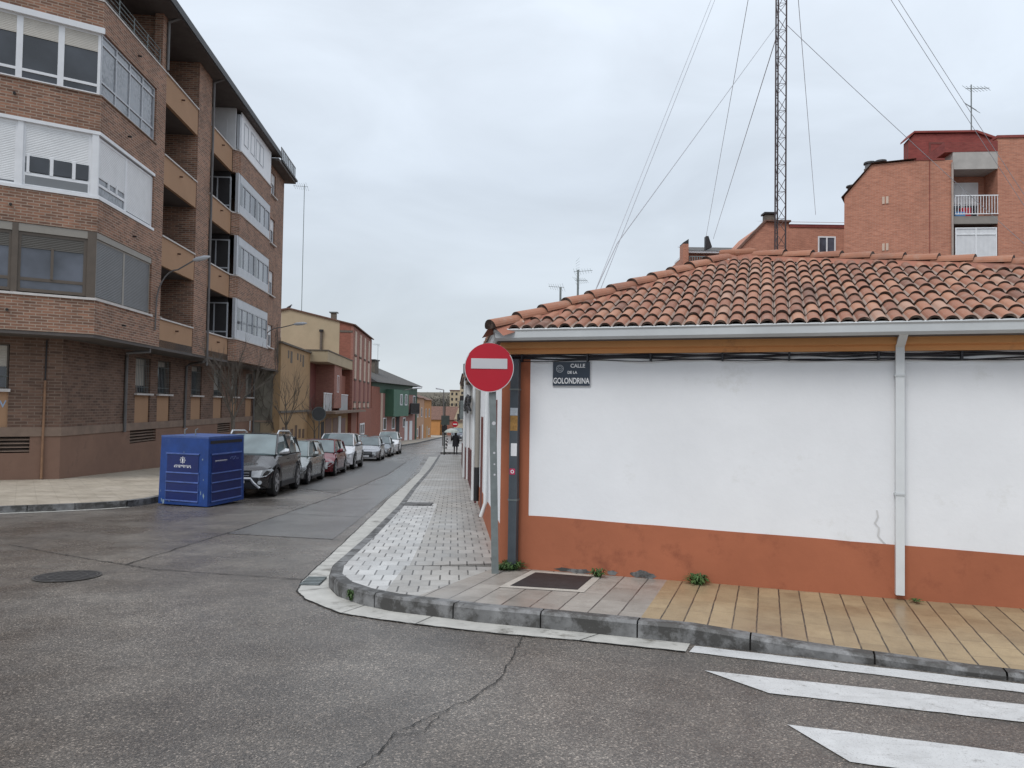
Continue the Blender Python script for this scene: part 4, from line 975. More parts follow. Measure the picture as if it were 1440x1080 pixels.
# soldier course under the left ground wall
# rendered end strip with raised shapes (dry creeper grows over it)
E0 = GF(21.98, -.02, 0)[:2]; E1 = UF(23.75, -.01, 0)[:2]; EF = Fr(E0, (E1[0] - E0[0], E1[1] - E0[1])); EL = math.hypot(E1[0] - E0[0], E1[1] - E0[1])
M().prism([E0, E1, UF(23.75, -4, 0)[:2], GF(21.98, -2.5, 0)[:2]], -3.2, 3.66).build('end_wall', stain_plaster('grey green render', (.17, .155, .125), (.10, .09, .075), .5, .2, bs=.5), bl)
M().box(EF, -.02, EL + .05, -.5, .08, 3.62, 3.84).build('end_beam', BELT, bl); M().box(EF, -.02, EL, -.3, .04, .50, .60).build('end_ledge', BELT, bl)
M().box(EF, .5, 1.6, -.1, .03, -1.6, .45).build('end_door', paint('tan door', (.25, .19, .12), .7), bl)
M().box(GF, 21.3, 21.42, .0, .03, .0, .6).build('white_notice', WHT, bl)
# creeper on the end wall
def twigs(m, p, d, L, r, lev, up=.25, spread=.7):
    if lev < 0 or r < .002: return
    pts = [V(p)]; dd = V(d).normalized()
    for i in range(4): dd = (dd + V((rnd.uniform(-1, 1), rnd.uniform(-1, 1), rnd.uniform(-1, 1))) * .16 + V((0, 0, up * .15))).normalized(); pts.append(pts[-1] + dd * L / 4)
    m.tube(pts, [r * (1 - .12 * i) for i in range(5)], 5 if lev > 1 else 3, cap=False)
    for k in range(3 if lev > 0 else 0):
        i = rnd.choice((2, 3, 4)); nd = (dd + V((rnd.uniform(-1, 1), rnd.uniform(-1, 1), rnd.uniform(-.3, .8))) * spread).normalized(); twigs(m, pts[i], nd, L * rnd.uniform(.6, .85), r * .55, lev - 1, up, spread)
m = M()
for i in range(30):
    pts = []; z = rnd.uniform(-.8, 3.3); s_ = rnd.uniform(.1, EL); ln = rnd.randint(5, 14); k_ = rnd.uniform(-.12, .12)
    for j in range(ln): pts.append(EF(max(.05, min(EL, s_)), .05 + rnd.uniform(0, .06), min(4.6, z))); s_ += k_ + rnd.uniform(-.10, .10); z += rnd.uniform(.0, .3)
    m.tube(pts, .014, 4, cap=False)
for i in range(14):
    pts = []; z = rnd.uniform(3.3, 4.5); s_ = rnd.uniform(22.2, 23.6)
    for j in range(10): pts.append(UF(max(21.9, min(23.7, s_)), .04 + rnd.uniform(0, .05), z)); s_ += rnd.uniform(-.15, .15); z += rnd.uniform(.0, .45)
    m.tube(pts, .012, 4, cap=False)
o = center(m.build('creeper', BARK)); tag(o, 'leafless creeper climbing the grey end wall of the brown apartment block', 'creeper')
# wall lamps with curved arms
def wall_lamp(fr, s_, z0, out, rise, label):
    b = fr(s_, .02, z0); r_ = thing('street_lamp', label, 'street lamp', b, 'wall mounted street lamps')
    pts = [fr(s_, .05, z0 - .9), fr(s_, .06, z0 - .2)] + [fr(s_ , .06 + out * (1 - math.cos(a)) * .42, z0 + rise * .72 * math.sin(a)) for a in [i * math.pi / 2 / 7 for i in range(8)]][1:] + [fr(s_, out * .8, z0 + rise * .93)]
    M().tube(pts, .028, 8).build('arm', PIPE, r_, smooth=True)
    q0, q1 = V(fr(s_, out * .76, z0 + rise * .92)), V(fr(s_, out * 1.1, z0 + rise * 1.0))
    M().tube([q0, q0.lerp(q1, .2), q0.lerp(q1, .7), q1], [.04, .085, .09, .03], 8).build('lamp_head', ALUG, r_, smooth=True)
    return r_
wall_lamp(UF, 4.45, 5.2, 1.75, 1.85, 'curved arm street lamp on the brown block, in front of the ochre balcony')
wall_lamp(UF, 19.9, 5.3, 2.2, 1.0, 'smaller looking street lamp near the far end of the brown block')
m = M()
for s_, z in ((1.9, 10.5), (2.5, 7.3), (1.9, 4.2), (2.5, 13.5)): M().tube([UF(s_, -.02, z), UF(s_, .12, z - .02)], .03, 6).build('waste_spout', DARKM, bl)
for s_, z in ((-2.2, 10.6), (-2.2, 7.35), (-2.2, 4.3)): M().tube([UL(s_, -.02, z), UL(s_, .12, z - .02)], .04, 6).build('waste_spout', DARKM, bl)

# washing, blinds and clutter on the balconies
for k, (s_, b) in enumerate(((6.0, 4.76), (6.4, 10.92), (11.0, 7.86))):
    M().box(UF, s_, s_ + .5, -.9, -.5, b - 1.0, b + .25).build('balcony_cabinet', (ALUL, WHT, BELT)[k], bl)

for a, b in ((-5.1, -3.7), (-6.6, -5.2), (-8.1, -6.7)): windows_in(UL, bl, a, b, 4.87, 6.62, 1, ALUB, GLB, rail=5.24, shut=(.24, SHB), fw=.09)
for a, b in ((-6.3, -4.9), (-7.7, -6.3)): windows_in(UL, bl, a, b, 7.93, 9.84, 1, ALUW, GLM, shut=(.7, SHW), fw=.09)
for i in range(4): windows_in(UL, bl, -5.24 - i * 1.04, -4.2 - i * 1.04, 11.06, 13.0, 1, ALUW, GLD, rail=11.38, shut=(.28, SHC), fw=.08)

# ------------------------------------------------------------------ tan terraced house with recessed balconies
TANW = stain_plaster('old tan render', (.37, .245, .135), (.17, .10, .055), .60, .1, 1, .5)
BEIGE = stain_plaster('beige gable render', (.42, .345, .235), (.20, .16, .11), .60, .07, 3.0, .35)
MAROON = paint('maroon brick paint', (.19, .06, .05), .8, .15, 2)
PINKB = brick('pink brick', (.28, .125, .095), (.33, .15, .115), (.30, .17, .14), .28, .08, .009, var=.12)
REDB = brick('red brick', (.25, .095, .068), (.30, .115, .08), (.25, .12, .09), .28, .08, .009, var=.12)
STRIP = paint('cream strip', (.52, .40, .32), .7, .1, 3)
RTILE = slats('brown far roof tiles', (.14, .075, .055), .30, .8, 0, 1.0, .25)
DROOF = slats('dark grey roof tiles', (.075, .07, .065), .30, .8, 0, 1.0, .25)
T0 = (-15.1, 55.2); TF = Fr(T0, U); BF = Fr((-13.8, 55.2), U)
th = thing('tan_house', 'old tan rendered house with deep balconies and a projecting beige parapet', 'house', (T0[0], T0[1], gz(55)))
M().prism([TF(-9.3, 0, 0)[:2], T0, TF(0, -7, 0)[:2], TF(-9.3, -7, 0)[:2]], -3.4, 5.2).box(TF, -9.3, -.01, -.4, -.001, 5.2, 5.4).build('wall', TANW, th)
M().box(TF, -9.4, 0, -.5, .12, 5.4, 5.52).build('coping', BARK, th); M().box(TF, -9.4, .0, .0, .10, 1.05, 1.2).build('ledge', BARK, th)
for i in range(7): M().box(TF, -8.4 + i * .95 + rnd.uniform(-.2, .2), -8.0 + i * .95, 0, .012, 4.7 - rnd.uniform(0, .5), 5.1).build('bare_render_patch', BARK, th) if i in (1, 2, 4, 5, 6) else None
RX = paint('exposed rubble', (.12, .075, .05), .9, .4, 2)
for i in range(6): M().box(TF, -8.6 + i * 1.25, -7.9 + i * 1.25, 0, .015, -.9 + rnd.uniform(-.2, .2), .1 + rnd.uniform(-.4, .2)).build('bare_render_patch', RX, th)
# box parapet and storeys behind it
m = M().box(BF, 0, 13.4, -1.6, 0, 4.80, 5.62); m.build('roof_parapet', BEIGE, th)
M().box(BF, -.05, 13.45, -1.65, .05, 5.62, 5.70).build('coping', BARK, th)
M().box(BF, 0, 13.4, -8, -1.6, -3.6, 4.9).build('rear_wall', MAROON, th)
M().box(BF, 4.2, 8.0, -1.6, -.15, 1.3, 4.8).build('pilaster', PINKB, th)
windows_in(BF, th, 5.6, 6.5, 2.6, 4.0, 1, ALUW, GLM, o=-.12)
M().box(BF, -.6, 18.2, -1.4, .75, .92, 1.10).build('canopy_slab', BELT, th)
M().box(BF, -.3, 13.4, -1.6, -.35, -3.4, .92).build('shop_wall', TANW, th); M().box(BF, 13.4, 18.1, -2.4, -.35, -3.4, .92).build('shop_wall', TANW, th)
for s0, s1, z in ((1.5, 4.4, .5), (5.1, 7.6, .5), (9.6, 12.0, .4), (-.2, 1.0, .3)): M().box(BF, s0, s1, -.36, -.33, -3, z).build('door', (BROWNR if s0 > 8 else paint('brown shutter door', (.20, .12, .09), .7)) if s0 > 1 else DARKI, th)
M().box(BF, 7.8, 9.2, -.36, -.30, -2.6, .6).build('white_door', ALUW, th)
for a, b in ((.5, 4.1), (8.1, 13.0)):
    r = M(); n = 14
    for i in range(n): r.box(BF, a + i * (b - a) / n, a + i * (b - a) / n + .05, -.32, -.27, 1.1, 2.45)
    r.box(BF, a, b, -.33, -.26, 2.42, 2.50); r.build('balcony_railing', ALUW, th); M().box(BF, a, b, -.36, -.34, 1.1, 1.7).build('green_panel', paint('green panel', (.03, .09, .05), .6), th)
# ------------------------------------------------------------------ red brick tower
TW = (-14.86, 68.7); WF = Fr(TW, U); SF = Fr(TW, (-UF.n[0] * -1, -UF.n[1] * -1))
SF = Fr(TW, (.99705, .0767))
tw = thing('brick_tower_house', 'tall narrow red brick house with cream vertical strips and a beige gable side', 'house', (TW[0], TW[1], gz(69)))
def sheared(fr, pts, o0, o1):          # (s,z) polygon extruded in o
    m = M(); f = [fr(a, o1, z) for a, z in pts]; b = [fr(a, o0, z) for a, z in pts]; n = len(pts); m.face(f, pts); m.face(b[::-1], pts[::-1])
    for i in range(n): j = (i + 1) % n; m.face([b[i], b[j], f[j], f[i]], [(pts[i][0], 0), (pts[j][0], 0), (pts[j][0], .3), (pts[i][0], .3)])
    return m
sheared(SF, [(-6.6, -3.9), (-1.25, -3.9), (-1.25, 9.42), (-5.9, 10.35), (-6.6, 10.15)], -14, 0).build('gable_wall', BEIGE, tw)
sheared(SF, [(-1.25, -3.9), (0, -3.9), (0, 9.0), (-1.25, 9.3)], -15.2, -.02).build('street_wall', REDB, tw)
M().box(WF, .0, 15.25, -.2, .03, 1.25, 8.9).build('front_wall', PINKB, tw); M().box(SF, -1.22, -.02, -.0, .02, 8.3, 8.5).build('band', BARK, tw)
for (z0, z1) in ((6.35, 8.55), (4.05, 6.1), (1.9, 3.9), (1.3, 1.85)):
    for i, s_ in enumerate((1.0, 4.6, 8.2, 11.8)):
        if z0 == 1.9: M().box(WF, s_ + .2, s_ + 1.2, 0, .06, z0, z1).build('dark_strip', MAROON, tw)
        else: M().box(WF, s_, s_ + 1.15, 0, .09, z0, z1).build('cream_strip', STRIP, tw)
        M().box(WF, s_ - .1, s_ + 1.3, 0, .12, z0 - .14, z0).build('strip_sill', BARK, tw)
m = M(); P0 = [(-6.9, 10.28), (-5.9, 10.48), (.25, 9.06), (.25, 8.96), (-5.9, 10.36), (-6.9, 10.1)]; sheared(SF, P0, -15.5, .15).build('roof', RTILE, tw)
ch = M().box(SF, -2.5, -2.0, -3, -2.5, 9.3, 10.35).build('chimney', BARK, tw); M().box(SF, -2.65, -1.85, -3.1, -2.4, 10.4, 10.5).build('chimney_cap', GALV, ch)
M().tube([SF(-2.9, .12, 5.9), SF(-2.9, .12, 8.3)], .12, 8).build('flue_pipe', BARK, tw, smooth=True); M().tube([SF(-2.9, .12, 8.3), SF(-2.9, .12, 8.5)], .2, 8).build('flue_cap', DARKM, tw)
M().box(WF, -4.5, 17.5, -6, -.6, -4.2, 4.2).build('annex_wall', REDB, tw)
# small brick house between the tower and the green one
sh = thing('brick_terrace_house', 'low red brick terrace house with a small white window beside the brick tower', 'house', (-16.0, 82, gz(82)))
d_ = Vector((2.56, 19.6)).normalized(); GFm = Fr((-16.2, 85.4), (d_.x, d_.y))
M().prism([TF(0, 0, 0)[:2] if False else WF(4.2, .10, 0)[:2], WF(15.2, .12, 0)[:2], GFm(3.4, 0, 0)[:2], GFm(3.4, -7, 0)[:2], WF(4.2, -5, 0)[:2]], -4.6, 1.22).build('wall', REDB, sh)
M().prism([WF(15.3, .12, 0)[:2], GFm(3.4, .01, 0)[:2], GFm(3.4, -6, 0)[:2], WF(15.3, -6, 0)[:2]], 1.2, 3.7).build('upper_wall', REDB, sh)
windows_in(WF, sh, 5.2, 8.8, -1.5, -.3, 2, ALUW, GLD, o=.18, fw=.16)
M().box(GFm, -1.2, -.4, -.2, .12, -4, -2.2).build('door', BROWNR, sh) if False else None
# ------------------------------------------------------------------ green and pink house
gh = thing('green_fronted_house', 'pink brick house with dark green fascia and green boxed bay under a slate roof', 'house', (-15, 95, gz(95)))
GRN = paint('dark green cladding', (.035, .085, .055), .6, .1, 1)
M().box(GFm, 3.4, 20.2, -9, 0, -4.8, 3.7).build('wall', brick('dusty pink brick', (.33, .17, .15), (.38, .20, .17), (.32, .20, .18), .28, .08, .009, var=.1), gh)
M().box(GFm, 0.0, 20.3, -.6, .06, 3.0, 4.25).build('green_fascia', GRN, gh)
gb = M().box(GFm, 5.3, 12.1, -.1, 1.1, .15, 3.5).build('boxed_bay', paint('mid green cladding', (.05, .13, .085), .55, .1, 1), gh)
for s_ in (8.0, 10.2): windows_in(GFm, gb, s_, s_ + 1.1, 1.55, 2.95, 1, ALUW, GLM, o=1.14, fw=.1)
for s_, z0, z1 in ((4.6, -1.5, .0), (8.2, -1.5, .0), (13.3, -1.4, -.1), (14.5, 1.6, 2.9), (18.2, 1.6, 2.9)): windows_in(GFm, gh, s_, s_ + 1.3, z0, z1, 1, ALUW, GLD, o=.05, fw=.12)
for s_ in (1.2, 3.6): M().box(GFm, s_, s_ + .7, 0, .03, -4.6, 3.0).build('pale_pilaster', STRIP, gh) if s_ > 2 else None
for s_, mm in ((10.2, DARKI), (14.2, ALUW), (16.6, ALUW)): M().box(GFm, s_, s_ + 1.4, 0, .05, -4.2, -.6 if s_ > 12 else .1).build('garage_door' if s_ > 12 else 'door', mm, gh)
bb = M().box(GFm, 14.0, 18.6, 0, .9, .35, .5).build('balcony', DARKM, gh); rr = M()
for i in range(24): rr.box(GFm, 14.0 + i * .2, 14.1 + i * .2, .82, .88, .5, 1.8)
rr.box(GFm, 14, 18.6, .8, .9, 1.75, 1.85); rr.build('balcony_railing', DARKM, bb); M().box(GFm, 14, 18.6, .72, .78, .5, 1.7).build('balcony_screen', BLACK, bb)
M().box(GFm, 19.6, 20.25, 0, .1, -4.6, 3.0).build('green_corner', GRN, gh)
rf = M(); e = lambda s_, o, z: GFm(s_, o, z)
rf.face([e(-.3, .8, 4.2), e(20.8, .8, 4.2), e(15.5, -4.5, 6.7), e(1.5, -4.5, 6.9)], [(0, 0), (21, 0), (16, 5), (1.5, 5)]); rf.face([e(20.8, .8, 4.2), e(20.8, -9.5, 4.2), e(15.5, -4.5, 6.7)], [(0, 0), (10, 0), (5, 5)])
rf.face([e(-.3, -9.5, 4.2), e(-.3, .8, 4.2), e(1.5, -4.5, 6.9)], [(0, 0), (10, 0), (5, 5)]); rf.face([e(20.8, -9.5, 4.2), e(-.3, -9.5, 4.2), e(1.5, -4.5, 6.9), e(15.5, -4.5, 6.7)]); rf.face([e(-.3, .8, 4.2), e(-.3, -9.5, 4.2), e(20.8, -9.5, 4.2), e(20.8, .8, 4.2)])
ro = rf.build('roof', DROOF, gh); cb_ = M().box(GFm, 6.8, 8.4, -2.9, -1.9, 5.2, 7.1).build('chimney', BARK, ro); M().box(GFm, 6.6, 8.6, -3.0, -1.8, 7.1, 7.25).build('chimney_cap', DARKM, cb_)
M().box(GFm, 15.0, 15.4, -4.6, -4.2, 6.4, 7.3).build('chimney', BARK, ro)
# ------------------------------------------------------------------ peach and orange houses, end of the street
def simple_house(name, label, cat, p, d, L, dep, zb, zt, wm, rm, wins=(), doors=(), rise=1.4, over=.35, gable=False):
    fr = Fr(p, d); r = thing(name, label, cat, (p[0], p[1], gz(p[1])))
    M().box(fr, 0, L, -dep, 0, zb, zt).build('wall', wm, r)
    f = M(); mid = -dep / 2
    for z0, z1 in ((zt, zt + rise),):
        f.face([fr(-over, over, z0 - .1), fr(L + over, over, z0 - .1), fr(L + over, mid, z1), fr(-over, mid, z1)], [(0, 0), (L, 0), (L, 4), (0, 4)])
        f.face([fr(L + over, -dep - over, z0 - .1), fr(-over, -dep - over, z0 - .1), fr(-over, mid, z1), fr(L + over, mid, z1)], [(0, 0), (L, 0), (L, 4), (0, 4)])
        f.face([fr(-over, over, z0 - .1), fr(-over, -dep - over, z0 - .1), fr(L + over, -dep - over, z0 - .1), fr(L + over, over, z0 - .1)])
    f.build('roof', rm, r); g = M()
    for s_ in (0.001, L - .001): g.face([fr(s_, 0, zt - .1), fr(s_, -dep, zt - .1), fr(s_, mid, zt + rise * .97)], [(0, 0), (dep, 0), (dep / 2, rise)])
    g.build('gable', wm, r)
    for s0, s1, z0, z1 in wins: windows_in(fr, r, s0, s1, z0, z1, 1, ALUW, GLD, o=.05, fw=.1)
    for s0, s1, z0, z1, mm in doors: M().box(fr, s0, s1, 0, .05, z0, z1).build('door', mm, r)
    return r, fr
PEACH = paint('peach render', (.46, .27, .17), .8, .1, 1); ORNG = paint('orange render', (.47, .215, .07), .8, .1, 1); CREAMR = paint('cream render', (.44, .36, .25), .8, .1, 1)
simple_house('peach_house', 'peach two storey terrace house beyond the slate roofed green house', 'house', (-13.6, 105.6), (0, 1), 9.6, 8, -5, 2.75, PEACH, RTILE, [(1, 2.2, -.2, 1.2), (5.5, 6.7, -.2, 1.2), (1, 2.2, -3, -1.8)], [(3.6, 4.7, -3.6, -1.5, BROWNR), (7, 8, -3.6, -1.4, ALUW)])
simple_house('orange_house', 'bright orange two storey terrace house at the end of the row', 'house', (-13.6, 115.4), (0, 1), 10, 8, -5, 2.5, ORNG, RTILE, [(1.5, 2.7, -.4, 1.0), (6, 7.2, -.4, 1.0), (6, 7.2, -3.3, -2.2)], [(3.2, 4.4, -4, -1.8, CREAMR)])
r, fr = simple_house('gabled_house', 'cream gabled house with long red brown roof closing the end of the street', 'house', (-17.2, 156), (1, -.03), 5.3, 7, -5.5, -1.4, CREAMR, RTILE, [], [(2.2, 3.6, -5, -2.0, DARKI)], rise=2.7)
M().box(fr, .0, 2.6, 0, .05, -5.5, -1.45).build('ochre_wall', ORNG, r); M().box(fr, 3.7, 5.3, 0, .05, -5.5, -1.45).build('red_wall', REDB, r)
g = sheared(Fr((-11.9, 155.8), (1, -.1)), [(-.1, -5.8), (2.2, -5.8), (2.2, -1.3), (.7, 1.0), (-.1, -1.2)], -7, .1).build('gable_front', CREAMR, r)
M().box(Fr((-11.9, 155.6), (1, -.1)), .5, .85, 0, .1, -1.8, -.2).build('gable_window', DARKI, r); M().box(Fr((-11.9, 155.6), (1, -.1)), -.1, 2.2, 0, .06, -2.05, -1.9).build('ledge', BARK, r)
# ------------------------------------------------------------------ houses along the right side
FR = Fr(K, (-U[0], -U[1]))
GREYR = stain_plaster('light grey render', (.42, .41, .39), (.25, .24, .22), .6, .08); MARB = paint('dark red skirting', (.12, .03, .03), .7, .15, 2)
def right_house(name, label, s0, s1, zt, wm, bm, wins, bh=1.1, out=0.0, cor=BELT):
    fr = Fr(FR(s0, out, 0)[:2], (-U[0], -U[1])); L = s0 - s1; zb = gz(fr.p[1] + L * .5) - 1.0
    r = thing(name, label, 'house', (fr.p[0], fr.p[1], gz(fr.p[1])))
    M().box(fr, -L, -.01, -7, 0, zb, zt).build('wall', wm, r)
    f = M(); g0, g1 = gz(fr.p[1]) + .15, gz(fr.p[1] + L) + .15
    f = strip_on(fr, [(-.02, g0 - .3), (-.02, g0 + bh), (-L, g1 + bh), (-L, g1 - .3)], .04); f.build('skirting', bm, r)
    M().box(fr, -L, 0, -7, .16, zt, zt + .14).build('cornice', cor, r)
    rf = M(); rf.face([fr(0, .2, zt + .14), fr(-L, .2, zt + .14), fr(-L, -3.5, zt + .9), fr(0, -3.5, zt + .9)], [(0, 0), (L, 0), (L, 3), (0, 3)]); rf.face([fr(0, -7, zt + .14), fr(-L, -7, zt + .14), fr(-L, -3.5, zt + .9), fr(0, -3.5, zt + .9)])
    for a in (0, -L): rf.face([fr(a, .2, zt + .14), fr(a, -7, zt + .14), fr(a, -3.5, zt + .9)])
    rf.build('roof', RTILE, r)
    for a, b, z0, z1 in wins: swin(r, fr, -b, -a, g0 + z0 - .04 * a, g0 + z1 - .04 * a, ALUW if wm is not WHITEP else BROWNR)
    M().tube([fr(-.15, .07, zt), fr(-.15, .07, g0 + .05)], .05, 8).build('downpipe', PIPEW, r, smooth=True)
    return r, fr
right_house('grey_house', 'pale grey single storey house behind the white corner house, dark red skirting', -8.1, -17.0, 2.45, GREYR, MARB, [(1.5, 2.5, .9, 2.1), (5.5, 6.6, .9, 2.1)], out=.05)
r, fr = right_house('terrace_house', 'white rendered terrace house farther down the right side, past the pale grey one', -17.0, -29.0, 2.7, WHITEP, MARB, [(1.5, 2.6, .9, 2.2), (7.5, 8.6, .9, 2.2)], out=.15)
m = M()
for i in range(5): s_ = -2 - i * 1.1; m = M().box(fr, s_, s_ + .4, 0, .22, 1.2 + .2 * (i % 2), 1.9 + .2 * (i % 2)); m.build('meter_box', DARKM if i % 2 else GALV, r)
r, fr = right_house('balconied_house', 'dim grey terrace house with small iron balconies at the far right of the street', -29.0, -45.0, 3.0, GREYR, BELT, [(2, 3, .9, 2.2), (9, 10, .9, 2.2)], out=-.1)
for s_, z in ((-3.5, .9), (-8.5, .8)):
    b = M().box(fr, s_, s_ + 1.7, 0, .42, z - .08, z).build('balcony', BELT, r); g = M()
    for i in range(9): g.box(fr, s_ + i * .2, s_ + .03 + i * .2, .38, .41, z, z + .9)
    g.box(fr, s_, s_ + 1.7, .37, .42, z + .87, z + .92); g.build('balcony_railing', BLACK, b)
right_house('pinkish_house', 'tall pinkish house on the far corner beyond the pedestrian', -53.2, -62, 3.6, PEACH, BELT, [(2, 3, 1, 2.2)], out=-1.2)
m = M()
for j in range(4):
    pts = []
    for i in range(30): s_ = -8 - i * 1.3; pts.append(FR(s_, .22 + .03 * math.sin(i * 1.1 + j), 1.62 + .10 * j + .10 * math.sin(i * 1.7 + j)))
    m.tube(pts, .03, 5)
tag(center(m.build('facade_cables', CABLE, smooth=True)), 'thick black cables sagging along the far house fronts on the right side', 'cables')
# ------------------------------------------------------------------ hill, wood and far apartments
m = M(); nx, ny = 40, 14; rr2 = random.Random(3)
hz = lambda x, y: gz(y) - .5 + max(0, (y - 230) / 120) * 9.8 * (1 + .12 * math.sin(x * .02) + .08 * math.sin(x * .055 + 1))
gr = [[(-400 + 800 * i / nx, 225 + 260 * j / ny) for i in range(nx + 1)] for j in range(ny + 1)]
for j in range(ny):
    for i in range(nx):
        q = [gr[j][i], gr[j][i + 1], gr[j + 1][i + 1], gr[j + 1][i]]; m.face([(x, y, hz(x, y)) for x, y in q])
struct('hill', m, paint('hill scrub', (.10, .085, .06), .95, .35, .05), smooth=True)
m = M()
for i in range(700):
    x = rr2.uniform(-75, 10); y = rr2.uniform(275, 365); h = rr2.uniform(2.5, 6.5); c = V((x, y, hz(x, y) + h * .6)); r = h * .5
    m.tube([c - V((0, 0, h * .8)), c], .12, 4)
    for k in range(26):
        a, b = rr2.uniform(0, 6.28), rr2.uniform(-1, 1); p = c + V((math.cos(a) * math.sqrt(1 - b * b), math.sin(a) * math.sqrt(1 - b * b), b * 1.1)) * r * rr2.uniform(.4, 1)
        d1 = V((rr2.uniform(-1, 1), rr2.uniform(-1, 1), rr2.uniform(-1, 1))) * .55; d2 = V((rr2.uniform(-1, 1), rr2.uniform(-1, 1), rr2.uniform(-1, 1))) * .55; m.face([p, p + d1, p + d2])
tag(m.build('distant_wood', paint('wood foliage', (.080, .072, .058), .95, .35, .2)), kind='stuff')
for i, (x, y, w_, h, lab) in enumerate(((-20.5, 292, 7, 8.0, 'cream far apartment block on the hill, widest of the far group'), (-25.5, 305, 4.5, 5.6, 'small beige far block on the hill beside the wider cream block'))):
    r = thing('far_apartments', lab, 'building', (x, y, hz(x, y))); fr = Fr((x, y), (1, -.05)); zb = hz(x, y) - 3; zt = 1.75 + h
    M().box(fr, 0, w_, -6, 0, zb, zt).build('wall', CREAMR, r); M().box(fr, -.2, w_ + .2, -6.2, .2, zt, zt + .4).build('roof', RTILE, r)
    for a in range(int(w_ / 1.8)):
        for b in range(4): M().box(fr, .5 + a * 1.8, 1.3 + a * 1.8, 0, .05, zt - 1.8 - b * 2.2, zt - .7 - b * 2.2).build('window', DARKI, r)

# ------------------------------------------------------------------ red brick blocks behind the white house
rb = thing('red_brick_block', 'large salmon red brick apartment block with open balcony behind the tiled roof', 'building', (20.85, 38.3, gz(38)))
RF = Fr((20.85, 38.3), (1, -.10)); LF = Fr((20.85, 38.3), (.86, -.51))
def zrow(m): return m
sheared(LF, [(-3.4, -2), (0, -2), (0, 14.85), (-2.0, 14.95), (-3.35, 13.4)], -6, 0).build('side_wall', BSALMON, rb)
m = M().box(RF, 0.0, 1.95, -6, 0, -2, 14.85); m.box(RF, 4.1, 9, -6, .02, -2, 15.95); m.box(RF, 1.95, 4.1, -6, -1.3, -2, 14.9); m.build('front_wall', BSALMON, rb)
m = M().box(RF, .0, 1.5, -6.2, .03, 14.85, 14.95).box(RF, 4.05, 9.1, -6, .08, 15.95, 16.08).box(RF, 1.5, 4.1, -6, .04, 15.25, 15.8)
m.build('parapet_cap', BDARKR, rb)
M().box(RF, .75, .78, -.0, .015, 6, 14.85).build('joint', BDARKR, rb)
M().box(RF, 1.9, 4.1, -1.3, .03, 14.35, 15.25).build('concrete_soffit', paint('pale concrete beam', (.38, .36, .34), .8, .1), rb)
for z in (11.62, 8.55): M().box(RF, 1.95, 4.1, -1.3, .02, z - .12, z + .28).build('balcony_slab', paint('balcony concrete', (.24, .22, .20), .8, .1), rb)
windows_in(RF.sub(0, -1.25), rb, 2.15, 3.75, 11.9, 14.0, 2, ALUW, GLD, o=.06, shut=(.55, SHW), rail=12.8)
CURT = slats('white curtains', (.60, .61, .63), .22, .8, 0, .8)
w = windows_in(RF, rb, 2.02, 4.05, 9.25, 11.30, 2, ALUW, CURT, o=.03, topz=10.95)
rl = M()
for i in range(16): x = 2.0 + i * .137; rl.box(RF, x, x + .025, .05, .075, 12.0, 12.95)
rl.box(RF, 1.98, 4.1, .04, .085, 12.93, 12.98).box(RF, 1.98, 4.1, .04, .085, 11.98, 12.02); rl.build('balcony_railing', ALUW, rb)
M().box(RF, 2.05, 2.55, -.2, -.05, 11.9, 12.15).build('blue_crate', paint('light blue plastic', (.1, .25, .5), .5), rb); M().box(RF, 2.5, 3.0, -.6, -.4, 11.9, 12.45).build('red_crate', REDS, rb)
M().tube([RF(1.86, .07, 6), RF(1.86, .07, 14.7)], .055, 8).build('rainwater_pipe', paint('beige pipe', (.35, .30, .27), .6), rb, smooth=True)
for z in (12.95, 10.45):
    for s_ in (-1.50, -1.32): M().box(LF, s_, s_ + .12, 0, .04, z - .2, z + .18).build('side_vent', STRIP, rb)
m = M(); m.face([LF(-3.5, .15, 13.35), LF(-2.0, .15, 15.0), LF(-2.0, -6, 15.0), LF(-3.5, -6, 13.35)]); m.face([LF(-2, .15, 15.0), LF(.1, .15, 14.93), LF(.1, -6, 14.95), LF(-2, -6, 15.0)]); m.build('roof', RTILE, rb)
c1 = M().box(LF, -2.45, -1.55, -1.5, -.7, 13.6, 14.98).build('chimney', BARK, rb)
for s_ in (-2.2, -1.65): M().tube([LF(s_, -1.1, 14.98), LF(s_, -1.1, 15.3)], .24, 12).build('chimney_pot', PIPE, c1); M().tube([LF(s_, -1.1, 15.32), LF(s_, -1.1, 15.42)], [.32, .30], 12).build('chimney_cowl', DARKM, c1)
M().tube([LF(-3.05, -.8, 13.2), LF(-3.05, -.8, 14.05), LF(-3.05, -.8, 14.08), LF(-3.05, -.8, 14.16)], [.24, .24, .32, .30], 12).build('chimney_pot', DARKM, rb)
rp = thing('roof_storey', 'dark crimson roof storey rising behind the big red brick block', 'building', (23.6, 44, gz(44)))
sheared(Fr((23.6, 44), (1, -.05)), [(0, 13), (10, 13), (10, 16.2), (3.9, 18.45), (.35, 18.4), (0, 18.0)], -.6, 0).build('wall', BDARKR, rp)
sheared(Fr((23.6, 44), (1, -.05)), [(10.3, 16.1), (3.9, 18.48), (.3, 18.45), (-.1, 18.05), (-.1, 18.15), (.3, 18.56), (3.95, 18.6), (10.3, 16.3)], -.8, .12).build('coping', BDARKR, rp)
M().box(Fr((23.6, 44), (1, -.05)), 1.2, 1.3, 0, .02, 15, 17.8).box(Fr((23.6, 44), (1, -.05)), 1.2, 3.6, 0, .02, 17.8, 17.9).build('trim', BROWNR, rp)
sb = thing('small_brick_block', 'lower red brick block with one white window, right behind the lattice mast', 'building', (17, 50, gz(50)))
F5 = Fr((15.1, 50), (1, 0))
